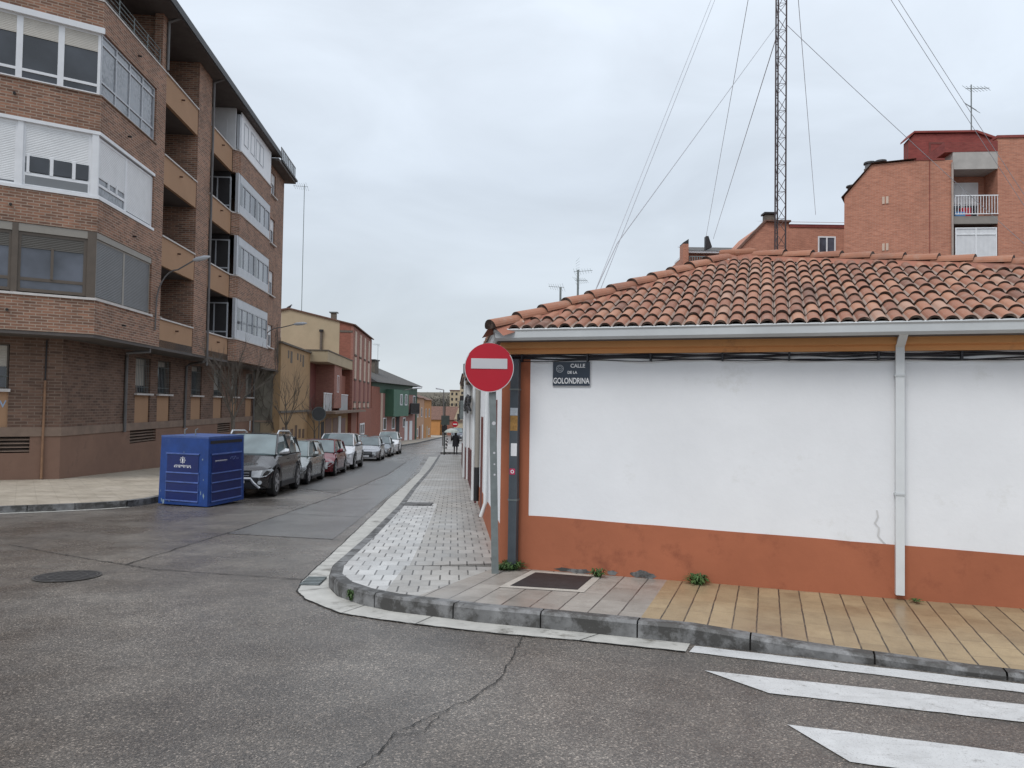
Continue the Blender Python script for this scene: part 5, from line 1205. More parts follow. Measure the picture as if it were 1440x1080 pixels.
sheared(F5, [(0, -2), (3.6, -2), (3.6, 14.5), (2.0, 14.5), (0.0, 12.3)], -6, 0).build('gable_wall', BSALMON, sb); M().box(F5, 3.6, 8.5, -6, .02, -2, 14.35).build('front_wall', BSALMON, sb)
M().box(F5, 3.6, 8.6, -6, .08, 14.15, 14.35).build('band', BDARKR, sb)
m = M(); m.face([F5(3.5, .2, 14.45), F5(8.6, .2, 14.45), F5(8.6, -3, 15.3), F5(2.3, -3, 15.3)], [(0, 0), (5, 0), (5, 3), (0, 3)]); m.face([F5(3.6, .2, 14.45), F5(2.0, .2, 14.5), F5(2.3, -3, 15.3)]); m.build('roof', RTILE, sb)
sheared(F5, [(-.15, 12.2), (-.15, 12.4), (1.95, 14.62), (3.7, 14.62), (3.7, 14.5), (2.0, 14.48)], -.4, .1).build('verge', RTILE, sb)
windows_in(F5, sb, 5.55, 6.75, 12.2, 13.55, 2, ALUW, GLB, o=.06, fw=.09); M().box(F5, 5.4, 6.9, 0, .15, 12.08, 12.2).build('window_sill', ALUW, sb)
c2 = M().box(F5, 2.2, 2.85, -1.2, -.6, 14, 15.15).build('chimney', BARK, sb); M().box(F5, 2.1, 2.95, -1.3, -.5, 15.2, 15.32).build('chimney_cap', DARKM, c2)
db = thing('dark_roofed_block', 'far brick block with dark flat roof and clothes balcony, left of the lattice mast', 'building', (13.6, 60, gz(60)))
F6 = Fr((13.75, 60), (1, 0))
M().box(F6, 0, .45, -1, .2, -2, 15.1).box(F6, .45, 7, -6, -.6, -2, 14.4).build('wall', BSALMON, db)
M().box(F6, .45, 7, -5, -.1, 14.45, 14.62).build('white_edge', ALUW, db); m = M(); m.face([F6(.45, 0, 14.64), F6(7, 0, 14.64), F6(7, -4, 15.75), F6(.45, -4, 15.75)], [(0, 0), (6.5, 0), (6.5, 4), (0, 4)]); m.face([F6(.45, 0, 14.63), F6(7, 0, 14.63), F6(7, -4, 14.63), F6(.45, -4, 14.63)]); m.build('roof', DROOF, db)
sheared(F6, [(1.9, 14.7), (2.4, 14.9), (2.1, 15.8), (1.9, 15.8)], -.5, .05).build('roof_fin', DARKM, db); sheared(F6, [(0, 15.1), (.45, 15.1), (.45, 15.5), (.0, 15.2)], -1, .2).build('pier_cap', DARKM, db)
rl = M()
for i in range(20): rl.box(F6, .6 + i * .2, .66 + i * .2, -.15, -.1, 13.3, 14.15)
rl.box(F6, .5, 5, -.16, -.09, 14.1, 14.17); rl.build('balcony_railing', GALV, db)

# ------------------------------------------------------------------ lattice mast, guy wires, antennas
mx_, my_ = 7.58, 21.0
ma = thing('lattice_mast', 'tall maroon lattice radio mast rising behind the tiled roof', 'mast', (mx_, my_, gz(my_)))
legs = [(mx_ - .15, my_ - .06), (mx_ + .15, my_ - .06), (mx_, my_ + .18)]
for x, y in legs: M().tube([(x, y, -1), (x, y, 24)], .022, 6).build('mast_leg', MASTM, ma)
m = M()
for k in range(64):
    z = -1 + k * .39
    for i in range(3):
        a, b = legs[i], legs[(i + 1) % 3]
        if k % 2: a, b = b, a
        m.bar((*a, z), (*b, z + .39), .009)
        m.bar((*a, z), (*b, z), .007) if k % 2 else None
m.build('lattice_bracing', paint('mast brace', (.085, .06, .06), .6), ma)
M().tube([(mx_, my_, 7.0), (mx_, my_, 7.12)], .24, 12).build('guy_ring', MASTM, ma) if False else None
def wire(a, b, lab, sag=.1, r=.008, mid=None):
    a, b = V(a), V(b); pts = [a.lerp(b, i / 16) - V((0, 0, sag * 4 * (i / 16) * (1 - i / 16))) for i in range(17)] if not mid else [a, V(mid), b]
    m = M().tube(pts, r, 4); t = (b - a).normalized()
    tag(center(m.build('guy_wire', STEELW)), lab, 'wire', 'guy wires of the lattice mast')
TOPZ = 1.75 + (577 + 253) / 1040 * 21; MIDZ = 1.75 + (577 - 32) / 1040 * 21
def at(x, y, Y):                        # a far point given by its direction and its distance
    u = x - 720; v = 540 - y; a = u * math.cos(ROLL) - v * math.sin(ROLL); b = u * math.sin(ROLL) + v * math.cos(ROLL)
    r = (a, 1040 * math.cos(PITCH) - b * math.sin(PITCH), 1040 * math.sin(PITCH) + b * math.cos(PITCH)); t = Y / r[1]; return (r[0] * t, Y, 1.75 + r[2] * t)
anc = at(837, 409, 11.6)
wire((mx_ - .1, my_, TOPZ), anc, 'upper guy wire down to the left roof hip, left of its pair', 0)
wire((mx_ - .1, my_, TOPZ - .25), (anc[0] + .08, anc[1] + .1, anc[2]), 'upper guy wire down to the left roof hip, right of its pair', 0)
wire((mx_ - .15, my_, MIDZ), anc, 'lower guy wire bending at a joint before the left hip of the tiled roof', 0, mid=at(868, 342, 12.4))
wire((mx_ - .1, my_, TOPZ), at(992, 338, 60), 'long guy wire running down to the dark roofed far block, left of two', 0, .014)
wire((mx_ - .12, my_, MIDZ - .3), at(1003, 336, 60), 'shorter guy wire running down to the dark roofed far block, right of two', 0, .014)
wire((mx_ + .15, my_, MIDZ + .1), at(1500, 395, 26), 'guy wire crossing the front of the big red brick block to the right', 0.1)
wire((mx_ + .1, my_, TOPZ), at(1147, 302, 50), 'thin guy wire dropping just right of the lattice mast', 0, .014)
wire((mx_ + .1, my_, TOPZ), at(1530, 425, 27), 'steep right guy wire passing the roof antenna, left of its pair', .12)
wire((mx_ + .1, my_, TOPZ + .35), at(1540, 425, 27), 'steep right guy wire passing the roof antenna, right of its pair', .12)
def antenna(p, h, sc_, lab, kind=0, rot=0.0):
    r = thing('antenna', lab, 'antenna', p, 'television antennas on the roofs'); x, y, z = p
    M().tube([p, (x, y, z + h)], .022 * max(1, sc_), 6).build('antenna_pole', GALV, r)
    for q, zz in enumerate((z + h * .92, z + h * .6) if kind != 2 else (z + h * .98,)):
        m = M(); c, s_ = math.cos(rot + q * .6), math.sin(rot + q * .6)
        L = .75 * sc_; m.tube([(x - c * L * .3, y - s_ * L * .3, zz), (x + c * L, y + s_ * L, zz + .12 * sc_)], .012 * sc_, 5)
        for i in range(7):
            t = -.25 + i * .19; a = V((x + c * L * t, y + s_ * L * t, zz + .12 * sc_ * max(0, t))); w_ = .28 * sc_ * (1 - .05 * i)
            m.tube([a - V((-s_, c, 0)) * w_ * .7 - V((0, 0, w_ * .7)), a + V((-s_, c, 0)) * w_ * .7 + V((0, 0, w_ * .7))], .007 * sc_, 4)
        if kind == 1 and q == 0:
            for s2 in (-1, 1):
                for j in range(5): m.tube([(x - .05, y, zz + s2 * (.02 + .05 * j)), (x - .05 + .22 * sc_ * c, y + .3 * sc_, zz + s2 * (.05 + .07 * j))], .005 * sc_, 4)
        m.build('antenna_array', GALV, r)
antenna(at(812.5, 418, 15.5), .58, .42, 'larger grid antenna above the left slope of the tiled roof', 1, .2)
antenna(at(788, 426, 15.5), .33, .38, 'smaller antenna at the far left above the tiled roof hip', 2, 2.6)
antenna(at(1366, 200, 44), 3.5, 1.7, 'tall double antenna on the crimson roof storey', 0, .2)
antenna(at(424, 440, 70), 12.3, 1.6, 'very tall thin antenna pole on the beige gable of the brick tower house', 2, 2.9)
antenna(at(531, 516, 92), 2.8, 1.0, 'antenna on the slate roof of the green fronted house', 2, 2.9)
# pigeon on the gable
pg = at(407, 434.5, 68.5)
m = M().tube([(pg[0] - .28, pg[1], pg[2] + .10), (pg[0] - .1, pg[1], pg[2] + .16), (pg[0] + .08, pg[1], pg[2] + .24), (pg[0] + .14, pg[1], pg[2] + .36), (pg[0] + .2, pg[1], pg[2] + .38), (pg[0] + .27, pg[1], pg[2] + .36)], [.02, .09, .11, .05, .06, .01], 8)
m.tube([(pg[0], pg[1] - .03, pg[2] + .15), (pg[0] + .01, pg[1] - .03, pg[2] - .02)], .012, 4)
tag(center(m.build('pigeon', paint('pigeon grey', (.06, .06, .07), .7), smooth=True)), 'dark pigeon perched on the peak of the beige gable', 'bird')

# ------------------------------------------------------------------ blue container
cA, cB, cC = (-8.09, 17.06), (-6.76, 16.58), (-6.45, 17.98)
CF = Fr(cA, (cB[0] - cA[0], cB[1] - cA[1])); CS = Fr(cB, (cC[0] - cB[0], cC[1] - cB[1]))
WL = math.hypot(cB[0] - cA[0], cB[1] - cA[1]); WS = math.hypot(cC[0] - cB[0], cC[1] - cB[1])
cz = gz(17.0) + .03; HT = 1.53
ct_ = thing('recycling_container', 'battered blue metal municipal container standing at the kerb in front of the parked cars', 'container', (-7.2, 17.3, gz(17.3)))
cD = (cA[0] + cC[0] - cB[0], cA[1] + cC[1] - cB[1])
base_ = [cA, cB, cC, cD]; cc = V((sum(p[0] for p in base_) / 4, sum(p[1] for p in base_) / 4))
tp = [tuple(cc + (V(p) - cc) * .965) for p in base_]
m = M()
for i in range(4):
    j = (i + 1) % 4; m.face([(*base_[i], cz), (*base_[j], cz), (*tp[j], cz + HT), (*tp[i], cz + HT)])
m.face([(*p, cz + HT) for p in tp]); m.face([(*p, cz) for p in base_[::-1]]); m.build('body', BLUE, ct_, bevel=.012)
M().prism([tuple(cc + (V(p) - cc) * 1.0) for p in tp], cz + HT, cz + HT + .035).build('top_rim', paint('light blue rim', (.05, .09, .24), .5, .2, 4), ct_)
def cface(fr, L, side):
    inw = lambda z: -(.018 * 1.3) * (z / HT) - .0
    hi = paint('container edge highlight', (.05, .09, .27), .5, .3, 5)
    a, b = .16 * L, (.80 if not side else .90) * L
    if side: a = .10 * L
    P = lambda s_, o, z: fr(s_, o + inw(z), cz + z)
    m = M()
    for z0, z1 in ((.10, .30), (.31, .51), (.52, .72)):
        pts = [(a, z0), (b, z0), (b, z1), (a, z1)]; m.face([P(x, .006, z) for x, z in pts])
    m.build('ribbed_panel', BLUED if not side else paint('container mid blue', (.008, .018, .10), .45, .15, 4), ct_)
    for z in (.09, .30, .51, .72, 1.15):
        r = M(); r.face([P(a - .02, .022, z), P(b + .02, .022, z), P(b + .02, .018, z + .022), P(a - .02, .018, z + .022)]); r.face([P(a - .02, .0, z - .004), P(b + .02, .0, z - .004), P(b + .02, .022, z), P(a - .02, .022, z)]); r.face([P(a - .02, .018, z + .022), P(b + .02, .018, z + .022), P(b + .02, 0, z + .03), P(a - .02, 0, z + .03)])
        r.build('panel_rib', hi, ct_)
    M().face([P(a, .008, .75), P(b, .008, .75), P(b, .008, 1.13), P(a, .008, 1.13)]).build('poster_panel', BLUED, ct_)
    r = M()
    for x in (a - .02, b + .005): r = M(); r.face([P(x, .012, .1), P(x + .015, .012, .1), P(x + .015, .012, .74), P(x, .012, .74)]); r.build('panel_edge', hi, ct_)
    return P, a, b
P1, a1, b1 = cface(CF, WL, False); P2, a2, b2 = cface(CS, WS, True)
mid1 = (a1 + b1) / 2
fr_ = Fr(CF(0, -.018, 0)[:2], CF.d)
m = M(); m.text('AYUNTAMIENTO DE', .05, fr_, mid1, .0125, cz + .89, 1.0, .0005, .001); m.build('lettering', WHT, ct_); m = M(); m.text('Valladolid', .125, fr_, mid1, .0125, cz + .83, 1.0, .003, .001); m.build('lettering', WHT, ct_)
em = M(); ring(em, fr_, mid1, .012, cz + 1.02, .055, .064, 20); em.face([fr_(mid1 - .014, .012, cz + .975), fr_(mid1 + .014, .012, cz + .975), fr_(mid1 + .02, .012, cz + 1.04), fr_(mid1, .012, cz + 1.07), fr_(mid1 - .02, .012, cz + 1.04)])
for k in range(8): a = k * math.pi / 4; em.box(fr_, mid1 + .078 * math.cos(a) - .006, mid1 + .078 * math.cos(a) + .006, .010, .012, cz + 1.02 + .078 * math.sin(a) - .006, cz + 1.02 + .078 * math.sin(a) + .006)
em.build('emblem', WHT, ct_)
f2 = Fr(CS(0, -.018, 0)[:2], CS.d); pm = M()
for i, (x0, x1, z) in enumerate(((.26, .72, 1.0), (.26, .68, .96))):
    x = x0
    while x < x1: w_ = rnd.uniform(.02, .05); pm.box(f2, x, x + w_, .009, .011, cz + z, cz + z + .022); x += w_ + .010
pm.box(f2, .3, .62, .009, .011, cz + .84, cz + .845); pm.build('poster_text_line', SIGNG, ct_)
gm_ = M()
for k in range(3): ring(gm_, f2, .98, .010, cz + .97, .03 + k * .035, .036 + k * .035, 16)
for k in range(7): gm_.box(f2, .85 + k * .05, .87 + k * .05, .009, .011, cz + 1.02 + .03 * math.sin(k * 2), cz + 1.05 + .03 * math.sin(k * 2))
gm_.build('poster_scribble', paint('faded scribble', (.15, .2, .4), .6), ct_)
# slot under the side top edge, and scuffs
M().face([P2(.06 * WS, .004, 1.40), P2(.93 * WS, .004, 1.40), P2(.93 * WS, .004, 1.47), P2(.06 * WS, .004, 1.47)]).build('slot', BLACK, ct_)
SCF = paint('scuffed pale paint', (.20, .27, .32), .7, .3, 20)
for x, z, w_, h in ((.10, .10, .05, .14), (.16, .06, .06, .22), (.24, .10, .04, .12), (.32, .08, .07, .05), (.07, .3, .02, .08), (1.24, 1.05, .05, .07), (1.3, .25, .05, .2), (1.22, .3, .03, .14), (1.28, .6, .03, .05), (.7, 1.2, .04, .04)):
    n = 9; pts = [(x + w_ * rnd.uniform(.3, 1) * math.cos(a) / 2, z + h * rnd.uniform(.3, 1) * math.sin(a) / 2) for a in [2 * math.pi * i / n for i in range(n)]]
    M().face([P1(a, .004, b) for a, b in pts]).build('paint_scuff', SCF, ct_)
for i, (x, y) in enumerate(((-7.62, 17.3), (-7.35, 17.25))):
    M().tube([(x, y, cz + HT + .03), (x, y, cz + HT + .16), (x + .05, y, cz + HT + .19)], .014, 6).build('lifting_hook', GALV, ct_)

# ------------------------------------------------------------------ cars (built facing -y, then turned and copied)
TYRE = paint('tyre', (.018, .018, .019), .8, .1); RIMM = paint('alloy rim', (.42, .43, .45), .35, .08, 4, metal=.7, bmp=0); CGL = glass('car glass', (.10, .13, .135), .03)  # car glass base lightened to carry the sky reflection
CHR = paint('bright trim', (.55, .56, .58), .3, .03, 3, metal=.5, bmp=0); LAMPG = paint('headlamp glass', (.55, .58, .60), .12, .1, 8, bmp=0, spec=.8); PLASB = paint('black plastic', (.025, .025, .027), .6, .1)
def interp(tab, x):
    for (a, va), (b, vb) in zip(tab, tab[1:]):
        if x <= b: return va + (vb - va) * max(0, (x - a)) / (b - a)
    return tab[-1][1]
def make_car(name, label, L, Wd, H, wb, body, kind='hatch', rails=False, front=None, group='cars parked along the left kerb', skid=False, lower=None):
    r = thing(name, label, 'car', (0, 0, 0), group)
    suv = kind == 'suv'; gc = .20 if suv else .15; hw = Wd / 2
    fo = (L - wb) * .46; wr = .36 if suv else .315
    hood0, hood1 = (.86, 1.06) if suv else (.68, .90); belt = 1.10 if suv else .93
    k = H / (1.66 if suv else 1.45)
    hood0, hood1, belt = hood0 * k, hood1 * k, belt * k
    ws0, ws1 = L * .235, L * .40; rs0, rs1 = (L * .93, L * .985) if kind != 'sedan' else (L * .80, L * .91)
    top = [(0, hood0 * .80), (L * .03, hood0 * .93), (L * .10, hood0), (ws0, hood1), (ws0 + .1, belt), (L * .5, belt + .01), (rs1 - .05 if kind != 'sedan' else L * .9, belt + .04), (L * .97, belt * .97), (L, belt * .80)]
    wid = [(0, hw * .72), (L * .025, hw * .87), (L * .08, hw * .955), (L * .2, hw), (L * .75, hw), (L * .93, hw * .94), (L, hw * .80)]
    low = [(0, gc + .10), (L * .04, gc), (L * .95, gc), (L, gc + .12)]
    NX = 60; xs = [L * (i / NX) for i in range(NX + 1)]; m = M(); rings = []
    def arch(x, zl):
        for wx in (fo, fo + wb):
            d = abs(x - wx)
            if d < wr + .07: zl = max(zl, math.sqrt((wr + .07) ** 2 - d * d) + wr * .98)
        return zl
    for x in xs:
        zt, w_, zl = interp(top, x), interp(wid, x), interp(low, x); zs = arch(x, zl); zm = min(zt - .12, zl + (zt - zl) * .55); zm = max(zm, zs + .015); sh = max(zt - .07, zm + .02)
        zb = min(zs, zt - .1)
        half = [(0, zl + .02), (w_ * .80, zl + .02 if zs == zl else zs), (w_ * .965, zs if zs > zl else zl + .06), (w_, zm), (w_ * .985, (zm + sh) / 2), (w_ * .95, sh), (w_ * .80, zt - .005), (w_ * .4, zt + .018), (0, zt + .024)]
        rings.append([(a, b) for a, b in half] + [(-a, b) for a, b in half[-2:0:-1]])
    n = len(rings[0])
    for i in range(NX):
        for j in range(n):
            j2 = (j + 1) % n; A, B = rings[i], rings[i + 1]
            m.face([(A[j][0], xs[i], A[j][1]), (B[j][0], xs[i + 1], B[j][1]), (B[j2][0], xs[i + 1], B[j2][1]), (A[j2][0], xs[i], A[j2][1])])
    m.face([(a, 0, b) for a, b in rings[0]]); m.face([(a, L, b) for a, b in rings[-1][::-1]])
    m.build('body', body, r, smooth=True, merge=True)
    # glasshouse
    gt = hw * .74; gb_ = hw * .93
    st = [(ws0, belt - .03, belt, gb_ * .93, gb_ * .93), (ws1, belt - .03, H - .045, gb_, gt * .97), (L * .55, belt - .03, H - .02, gb_, gt), (L * .78 if kind != 'sedan' else L * .68, belt - .03, H - .04, gb_, gt * .98), (rs0 if kind != 'sedan' else L * .76, belt - .03, H - .12, gb_ * .96, gt * .93), (rs1, belt - .03, belt + .04, gb_ * .86, gb_ * .84)]
    def ghouse(fr_side, dz, lo=0):
        m = M(); rg = []
        for x, z0, z1, w0, w1 in st: rg.append([(w0 + fr_side, x, z0), (w1 + fr_side, x, z1 + dz), (w1 * .6, x, z1 + dz + .025), (-w1 * .6, x, z1 + dz + .025), (-w1 - fr_side, x, z1 + dz), (-w0 - fr_side, x, z0)])
        for a, b in zip(rg, rg[1:]):
            for j in range(5): m.face([a[j], b[j], b[j + 1], a[j + 1]])
        m.face(rg[0]); m.face(rg[-1][::-1]); return m
    ghouse(0, -.012).build('windows', CGL, r, merge=True)
    rf = M()
    for a, b in zip(st[1:], st[2:-0 or None][:3]):
        pass
    sts = st[1:5]; rg = [[(w1 + .018, x, z1 - .05), (w1 + .006, x, z1 + .004), (w1 * .6, x, z1 + .030), (-w1 * .6, x, z1 + .030), (-w1 - .006, x, z1 + .004), (-w1 - .018, x, z1 - .05)] for x, z0, z1, w0, w1 in sts]
    for a, b in zip(rg, rg[1:]):
        for j in range(5): rf.face([a[j], b[j], b[j + 1], a[j + 1]])
    rf.face(rg[0]); rf.face(rg[-1][::-1]); rf.build('roof', body, r, merge=True, smooth=True)
    for s_ in (-1, 1):
        for (x0, w0, z0, x1, w1, z1, rr) in ((ws0, gb_ * .93, belt - .02, ws1, gt * .97, H - .05, .028), (L * .565, gb_, belt, L * .545, gt, H - .04, .032), (rs1 - .02, gb_ * .86, belt, (rs0 if kind != 'sedan' else L * .76), gt * .93, H - .12, .055)):
            M().tube([(s_ * (w0 + .004), x0, z0), (s_ * (w1 + .006), x1, z1)], rr, 6).build('pillar', PLASB if x0 == L * .565 else body, r)
        M().box(Fr((0, 0), (0, 1)), L * .26, L * .92, -s_ * (gb_ + .012) - .006, -s_ * (gb_ + .012) + .006, belt - .025, belt + .0).build('window_trim', PLASB if suv else body, r)
        mr = M().tube([(s_ * (hw * .93), ws0 + .22, belt + .02), (s_ * (hw + .10), ws0 + .20, belt + .07), (s_ * (hw + .19), ws0 + .20, belt + .08)], [.03, .085, .06], 8).build('mirror', body if not suv else CHR, r, smooth=True)
        for dx in (L * .335 + .0, L * .575): pass
        M().box(Fr((0, 0), (0, 1)), L * .50, L * .535, -s_ * (hw + .008) - .012, -s_ * (hw + .008) + .012, belt - .16, belt - .135).build('door_handle', body, r)
        M().box(Fr((0, 0), (0, 1)), fo + wr + .1, fo + wb - wr - .1, -s_ * (hw - .02) - .03, -s_ * (hw - .02) + .035, gc + .02, gc + (.16 if suv else .10)).build('sill', lower or PLASB, r)
        # wheels
        for wx in (fo, fo + wb):
            c = V((s_ * (hw - .115), wx, wr)); w = M().tube([c - V((s_ * .11, 0, 0)), c - V((s_ * .09, 0, 0)), c + V((s_ * .09, 0, 0)), c + V((s_ * .11, 0, 0))], [wr - .03, wr, wr, wr - .03], 24).build('wheel', TYRE, r, smooth=True)
            rm = M(); rc = c + V((s_ * .113, 0, 0)); R = wr * .66
            rm.tube([rc - V((s_ * .03, 0, 0)), rc + V((s_ * .004, 0, 0))], [R * .3, R * .25], 10)
            for q in range(5):
                a = q * 2 * math.pi / 5; d = V((0, math.cos(a), math.sin(a))); t = V((0, -math.sin(a), math.cos(a)))
                rm.face([rc + d * R * .15 - t * .035, rc + d * R * .15 + t * .035, rc + d * R * .97 + t * .055, rc + d * R * .97 - t * .055])
            for q in range(20):
                a0, a1 = q * math.pi / 10, (q + 1) * math.pi / 10; e = lambda a, k_: rc + V((0, math.cos(a), math.sin(a))) * R * k_
                rm.face([e(a0, .88), e(a1, .88), e(a1, 1.04), e(a0, 1.04)])
            rm.build('rim', RIMM, w)
            if lower or suv:
                ar = M(); R1 = wr + .05; R2 = wr + .13
                for q in range(14):
                    a0, a1 = math.pi * (q / 14) * 1.0, math.pi * ((q + 1) / 14); e = lambda a, R_: V((s_ * (hw + .012), wx + math.cos(a) * R_, wr + math.sin(a) * R_))
                    ar.face([e(a0, R1), e(a1, R1), e(a1, R2), e(a0, R2)])
                ar.build('wheel_arch', lower or PLASB, r)
    # front
    yf = lambda a: interp([(0, 0), (.70 * hw, .0), (.86 * hw, L * .025), (.95 * hw, L * .08), (hw, L * .2)], abs(a))
    def fpanel(name, x0, x1, z0, z1, y0, y1, mt, th=.03):   # follows the rounded nose: y at centre y0, at outer x
        m = M(); n = 6
        for i in range(n):
            xa, xb = x0 + (x1 - x0) * i / n, x0 + (x1 - x0) * (i + 1) / n; f = lambda x: yf(x) + y0
            m.face([(xa, f(xa), z0), (xb, f(xb), z0), (xb, f(xb), z1), (xa, f(xa), z1)]); m.face([(xa, f(xa) + .1, z1), (xa, f(xa) + .02, z1), (xb, f(xb) + .02, z1), (xb, f(xb) + .1, z1)])
        return m.build(name, mt, r)
    hz_ = hood0 * .80
    yn, yo = -.02, 0
    fpanel('grille', -.43, .43, hz_ - .17, hz_ + .02, yn - .02, yo, PLASB)
    for i in range(2): fpanel('grille_bar', -.38, .38, hz_ - .12 + i * .07, hz_ - .10 + i * .07, yn - .035, yo, CHR)
    fpanel('bumper', -hw * .95, hw * .95, gc + .04, hz_ - .18, yn - .02, L * .085, lower or body)
    fpanel('lower_grille', -.48, .48, gc + .08, gc + .24, yn - .035, L * .085, PLASB)
    M().box(Fr((0, 0), (1, 0)), -.27, .27, .055, .07, hz_ - .30, hz_ - .19).build('number_plate', WHT, r)
    for s_ in (-1, 1):
        pts = [(s_ * .42, -.03, hz_ - .15), (s_ * hw * .72, -.03, hz_ - .16), (s_ * hw * .86, L * .025 - .02, hz_ - .13), (s_ * hw * .965, L * .088, hz_ + .0), (s_ * hw * .93, L * .075, hz_ + .05), (s_ * hw * .78, .0, hz_ + .03), (s_ * .43, -.03, hz_ + .0)]
        m = M(); m.face(pts if s_ < 0 else pts[::-1]); m.face([V(p) + V((0, .10, 0)) for p in pts]);
        for i in range(7): j = (i + 1) % 7; m.face([pts[i], pts[j], V(pts[j]) + V((0, .1, 0)), V(pts[i]) + V((0, .1, 0))])
        m.build('headlight', LAMPG, r)
        M().disc((s_ * hw * .72, -.04, gc + .2), (0, 1, 0), .05, .05, 12).build('fog_lamp', LAMPG, r)
    M().box(Fr((0, 0), (1, 0)), -hw * .8, hw * .8, -L - .01, -L + .03, gc + .2, gc + .5).build('rear_bumper', lower or body, r)
    for s_ in (-1, 1): M().box(Fr((0, 0), (1, 0)), min(s_ * hw * .6, s_ * hw * .85), max(s_ * hw * .6, s_ * hw * .85), -L + .0, -L + .06, belt - .25, belt - .05).build('tail_light', REDS, r)
    if rails:
        for s_ in (-1, 1): M().tube([(s_ * gt * .95, ws1 + .02, H - .03), (s_ * gt * .96, ws1 + .16, H + .065), (s_ * gt * .96, L * .72, H + .07), (s_ * gt * .95, L * .80, H - .03)], [.022, .026, .026, .022], 6).build('roof_rail', CHR, r, smooth=True)
    if skid:
        m = M(); pts = [(-hw * .72, gc + .06), (-hw * .55, hz_ - .30), (-.42, hz_ - .19), (.42, hz_ - .19), (hw * .55, hz_ - .30), (hw * .72, gc + .06)]
        m.tube([(x, yf(x) - .06, z) for x, z in pts], .035, 6); m.build('skid_bar', CHR, r, smooth=True)
    return r
def place(r, x, y, L, fo_, side_x, turn=0.0):
    # x,y: contact point of the front wheel nearest the roadway
    a = math.atan2(.0767, .99705) + turn; c, s_ = math.cos(a), math.sin(a)
    ox, oy = side_x, fo_; r.location = (x - (c * ox - s_ * oy), y - (s_ * ox + c * oy), 0); r.location.z = gz(r.location.y) + .006
    r.rotation_euler = (-math.atan(.0385), 0, a)
CARS = [
    ('parked_suv', 'dark grey off-road car with pale roof rails parked first behind the blue container', 4.34, 1.80, 1.66, 2.67, carpaint('dark anthracite', (.055, .053, .055), .5), 'suv', True, True, PLASB, -6.24, 19.75),
    ('parked_car', 'silver green estate hatchback parked second, between the dark off-road car and the red car', 4.2, 1.70, 1.42, 2.62, carpaint('silver green', (.27, .29, .29), .55), 'hatch', False, False, PLASB, -6.62, 24.3),
    ('parked_car', 'dark red hatchback parked third, in front of the white off-road car', 4.3, 1.76, 1.42, 2.6, carpaint('dark red', (.16, .012, .02), .35), 'hatch', False, False, None, -6.88, 29.1),
    ('parked_suv', 'tall white off-road car parked fourth, behind the dark red hatchback', 4.6, 1.88, 1.66, 2.75, carpaint('white', (.80, .80, .82), .0), 'suv', False, False, None, -7.25, 34.4),
    ('parked_car', 'pale silver saloon parked fifth, behind the tall white car', 4.4, 1.74, 1.43, 2.65, carpaint('pale silver', (.40, .40, .42), .5), 'sedan', False, False, None, -7.98, 45.2),
    ('parked_car', 'steel grey saloon parked sixth, tucked behind the pale silver one', 4.5, 1.8, 1.46, 2.7, carpaint('steel grey', (.20, .22, .24), .5), 'sedan', False, False, None, -8.55, 52.6),
    ('parked_van', 'white passenger van parked seventh and last in the row', 4.4, 1.82, 1.78, 2.7, carpaint('van white', (.72, .73, .74), .0), 'suv', False, False, None, -8.95, 59.0)]
for nm, lab, L, Wd, H, wb, bd, kd, rl, sk_, lo, x, y in CARS:
    c = make_car(nm, lab, L, Wd, H, wb, bd, kd, rails=rl, skid=sk_, lower=lo)
    place(c, x, y, L, (L - wb) * .46, Wd / 2 - .03)
c = make_car('parked_car', 'grey round-roofed car parked on the left pavement by the brick terrace house', 4.0, 1.72, 1.5, 2.5, carpaint('mid grey', (.22, .22, .23), .4), 'hatch', group=None)
place(c, -11.9, 61, 4, .7, .83); 
c = make_car('oncoming_car', 'dark blue grey van waiting at the far end of the street on the right', 4.6, 1.85, 1.85, 2.8, carpaint('dark blue grey', (.05, .055, .075), .4), 'suv', group=None)
c.location = (-7.9, 108, gz(108)); c.rotation_euler = (-.025, 0, .05)

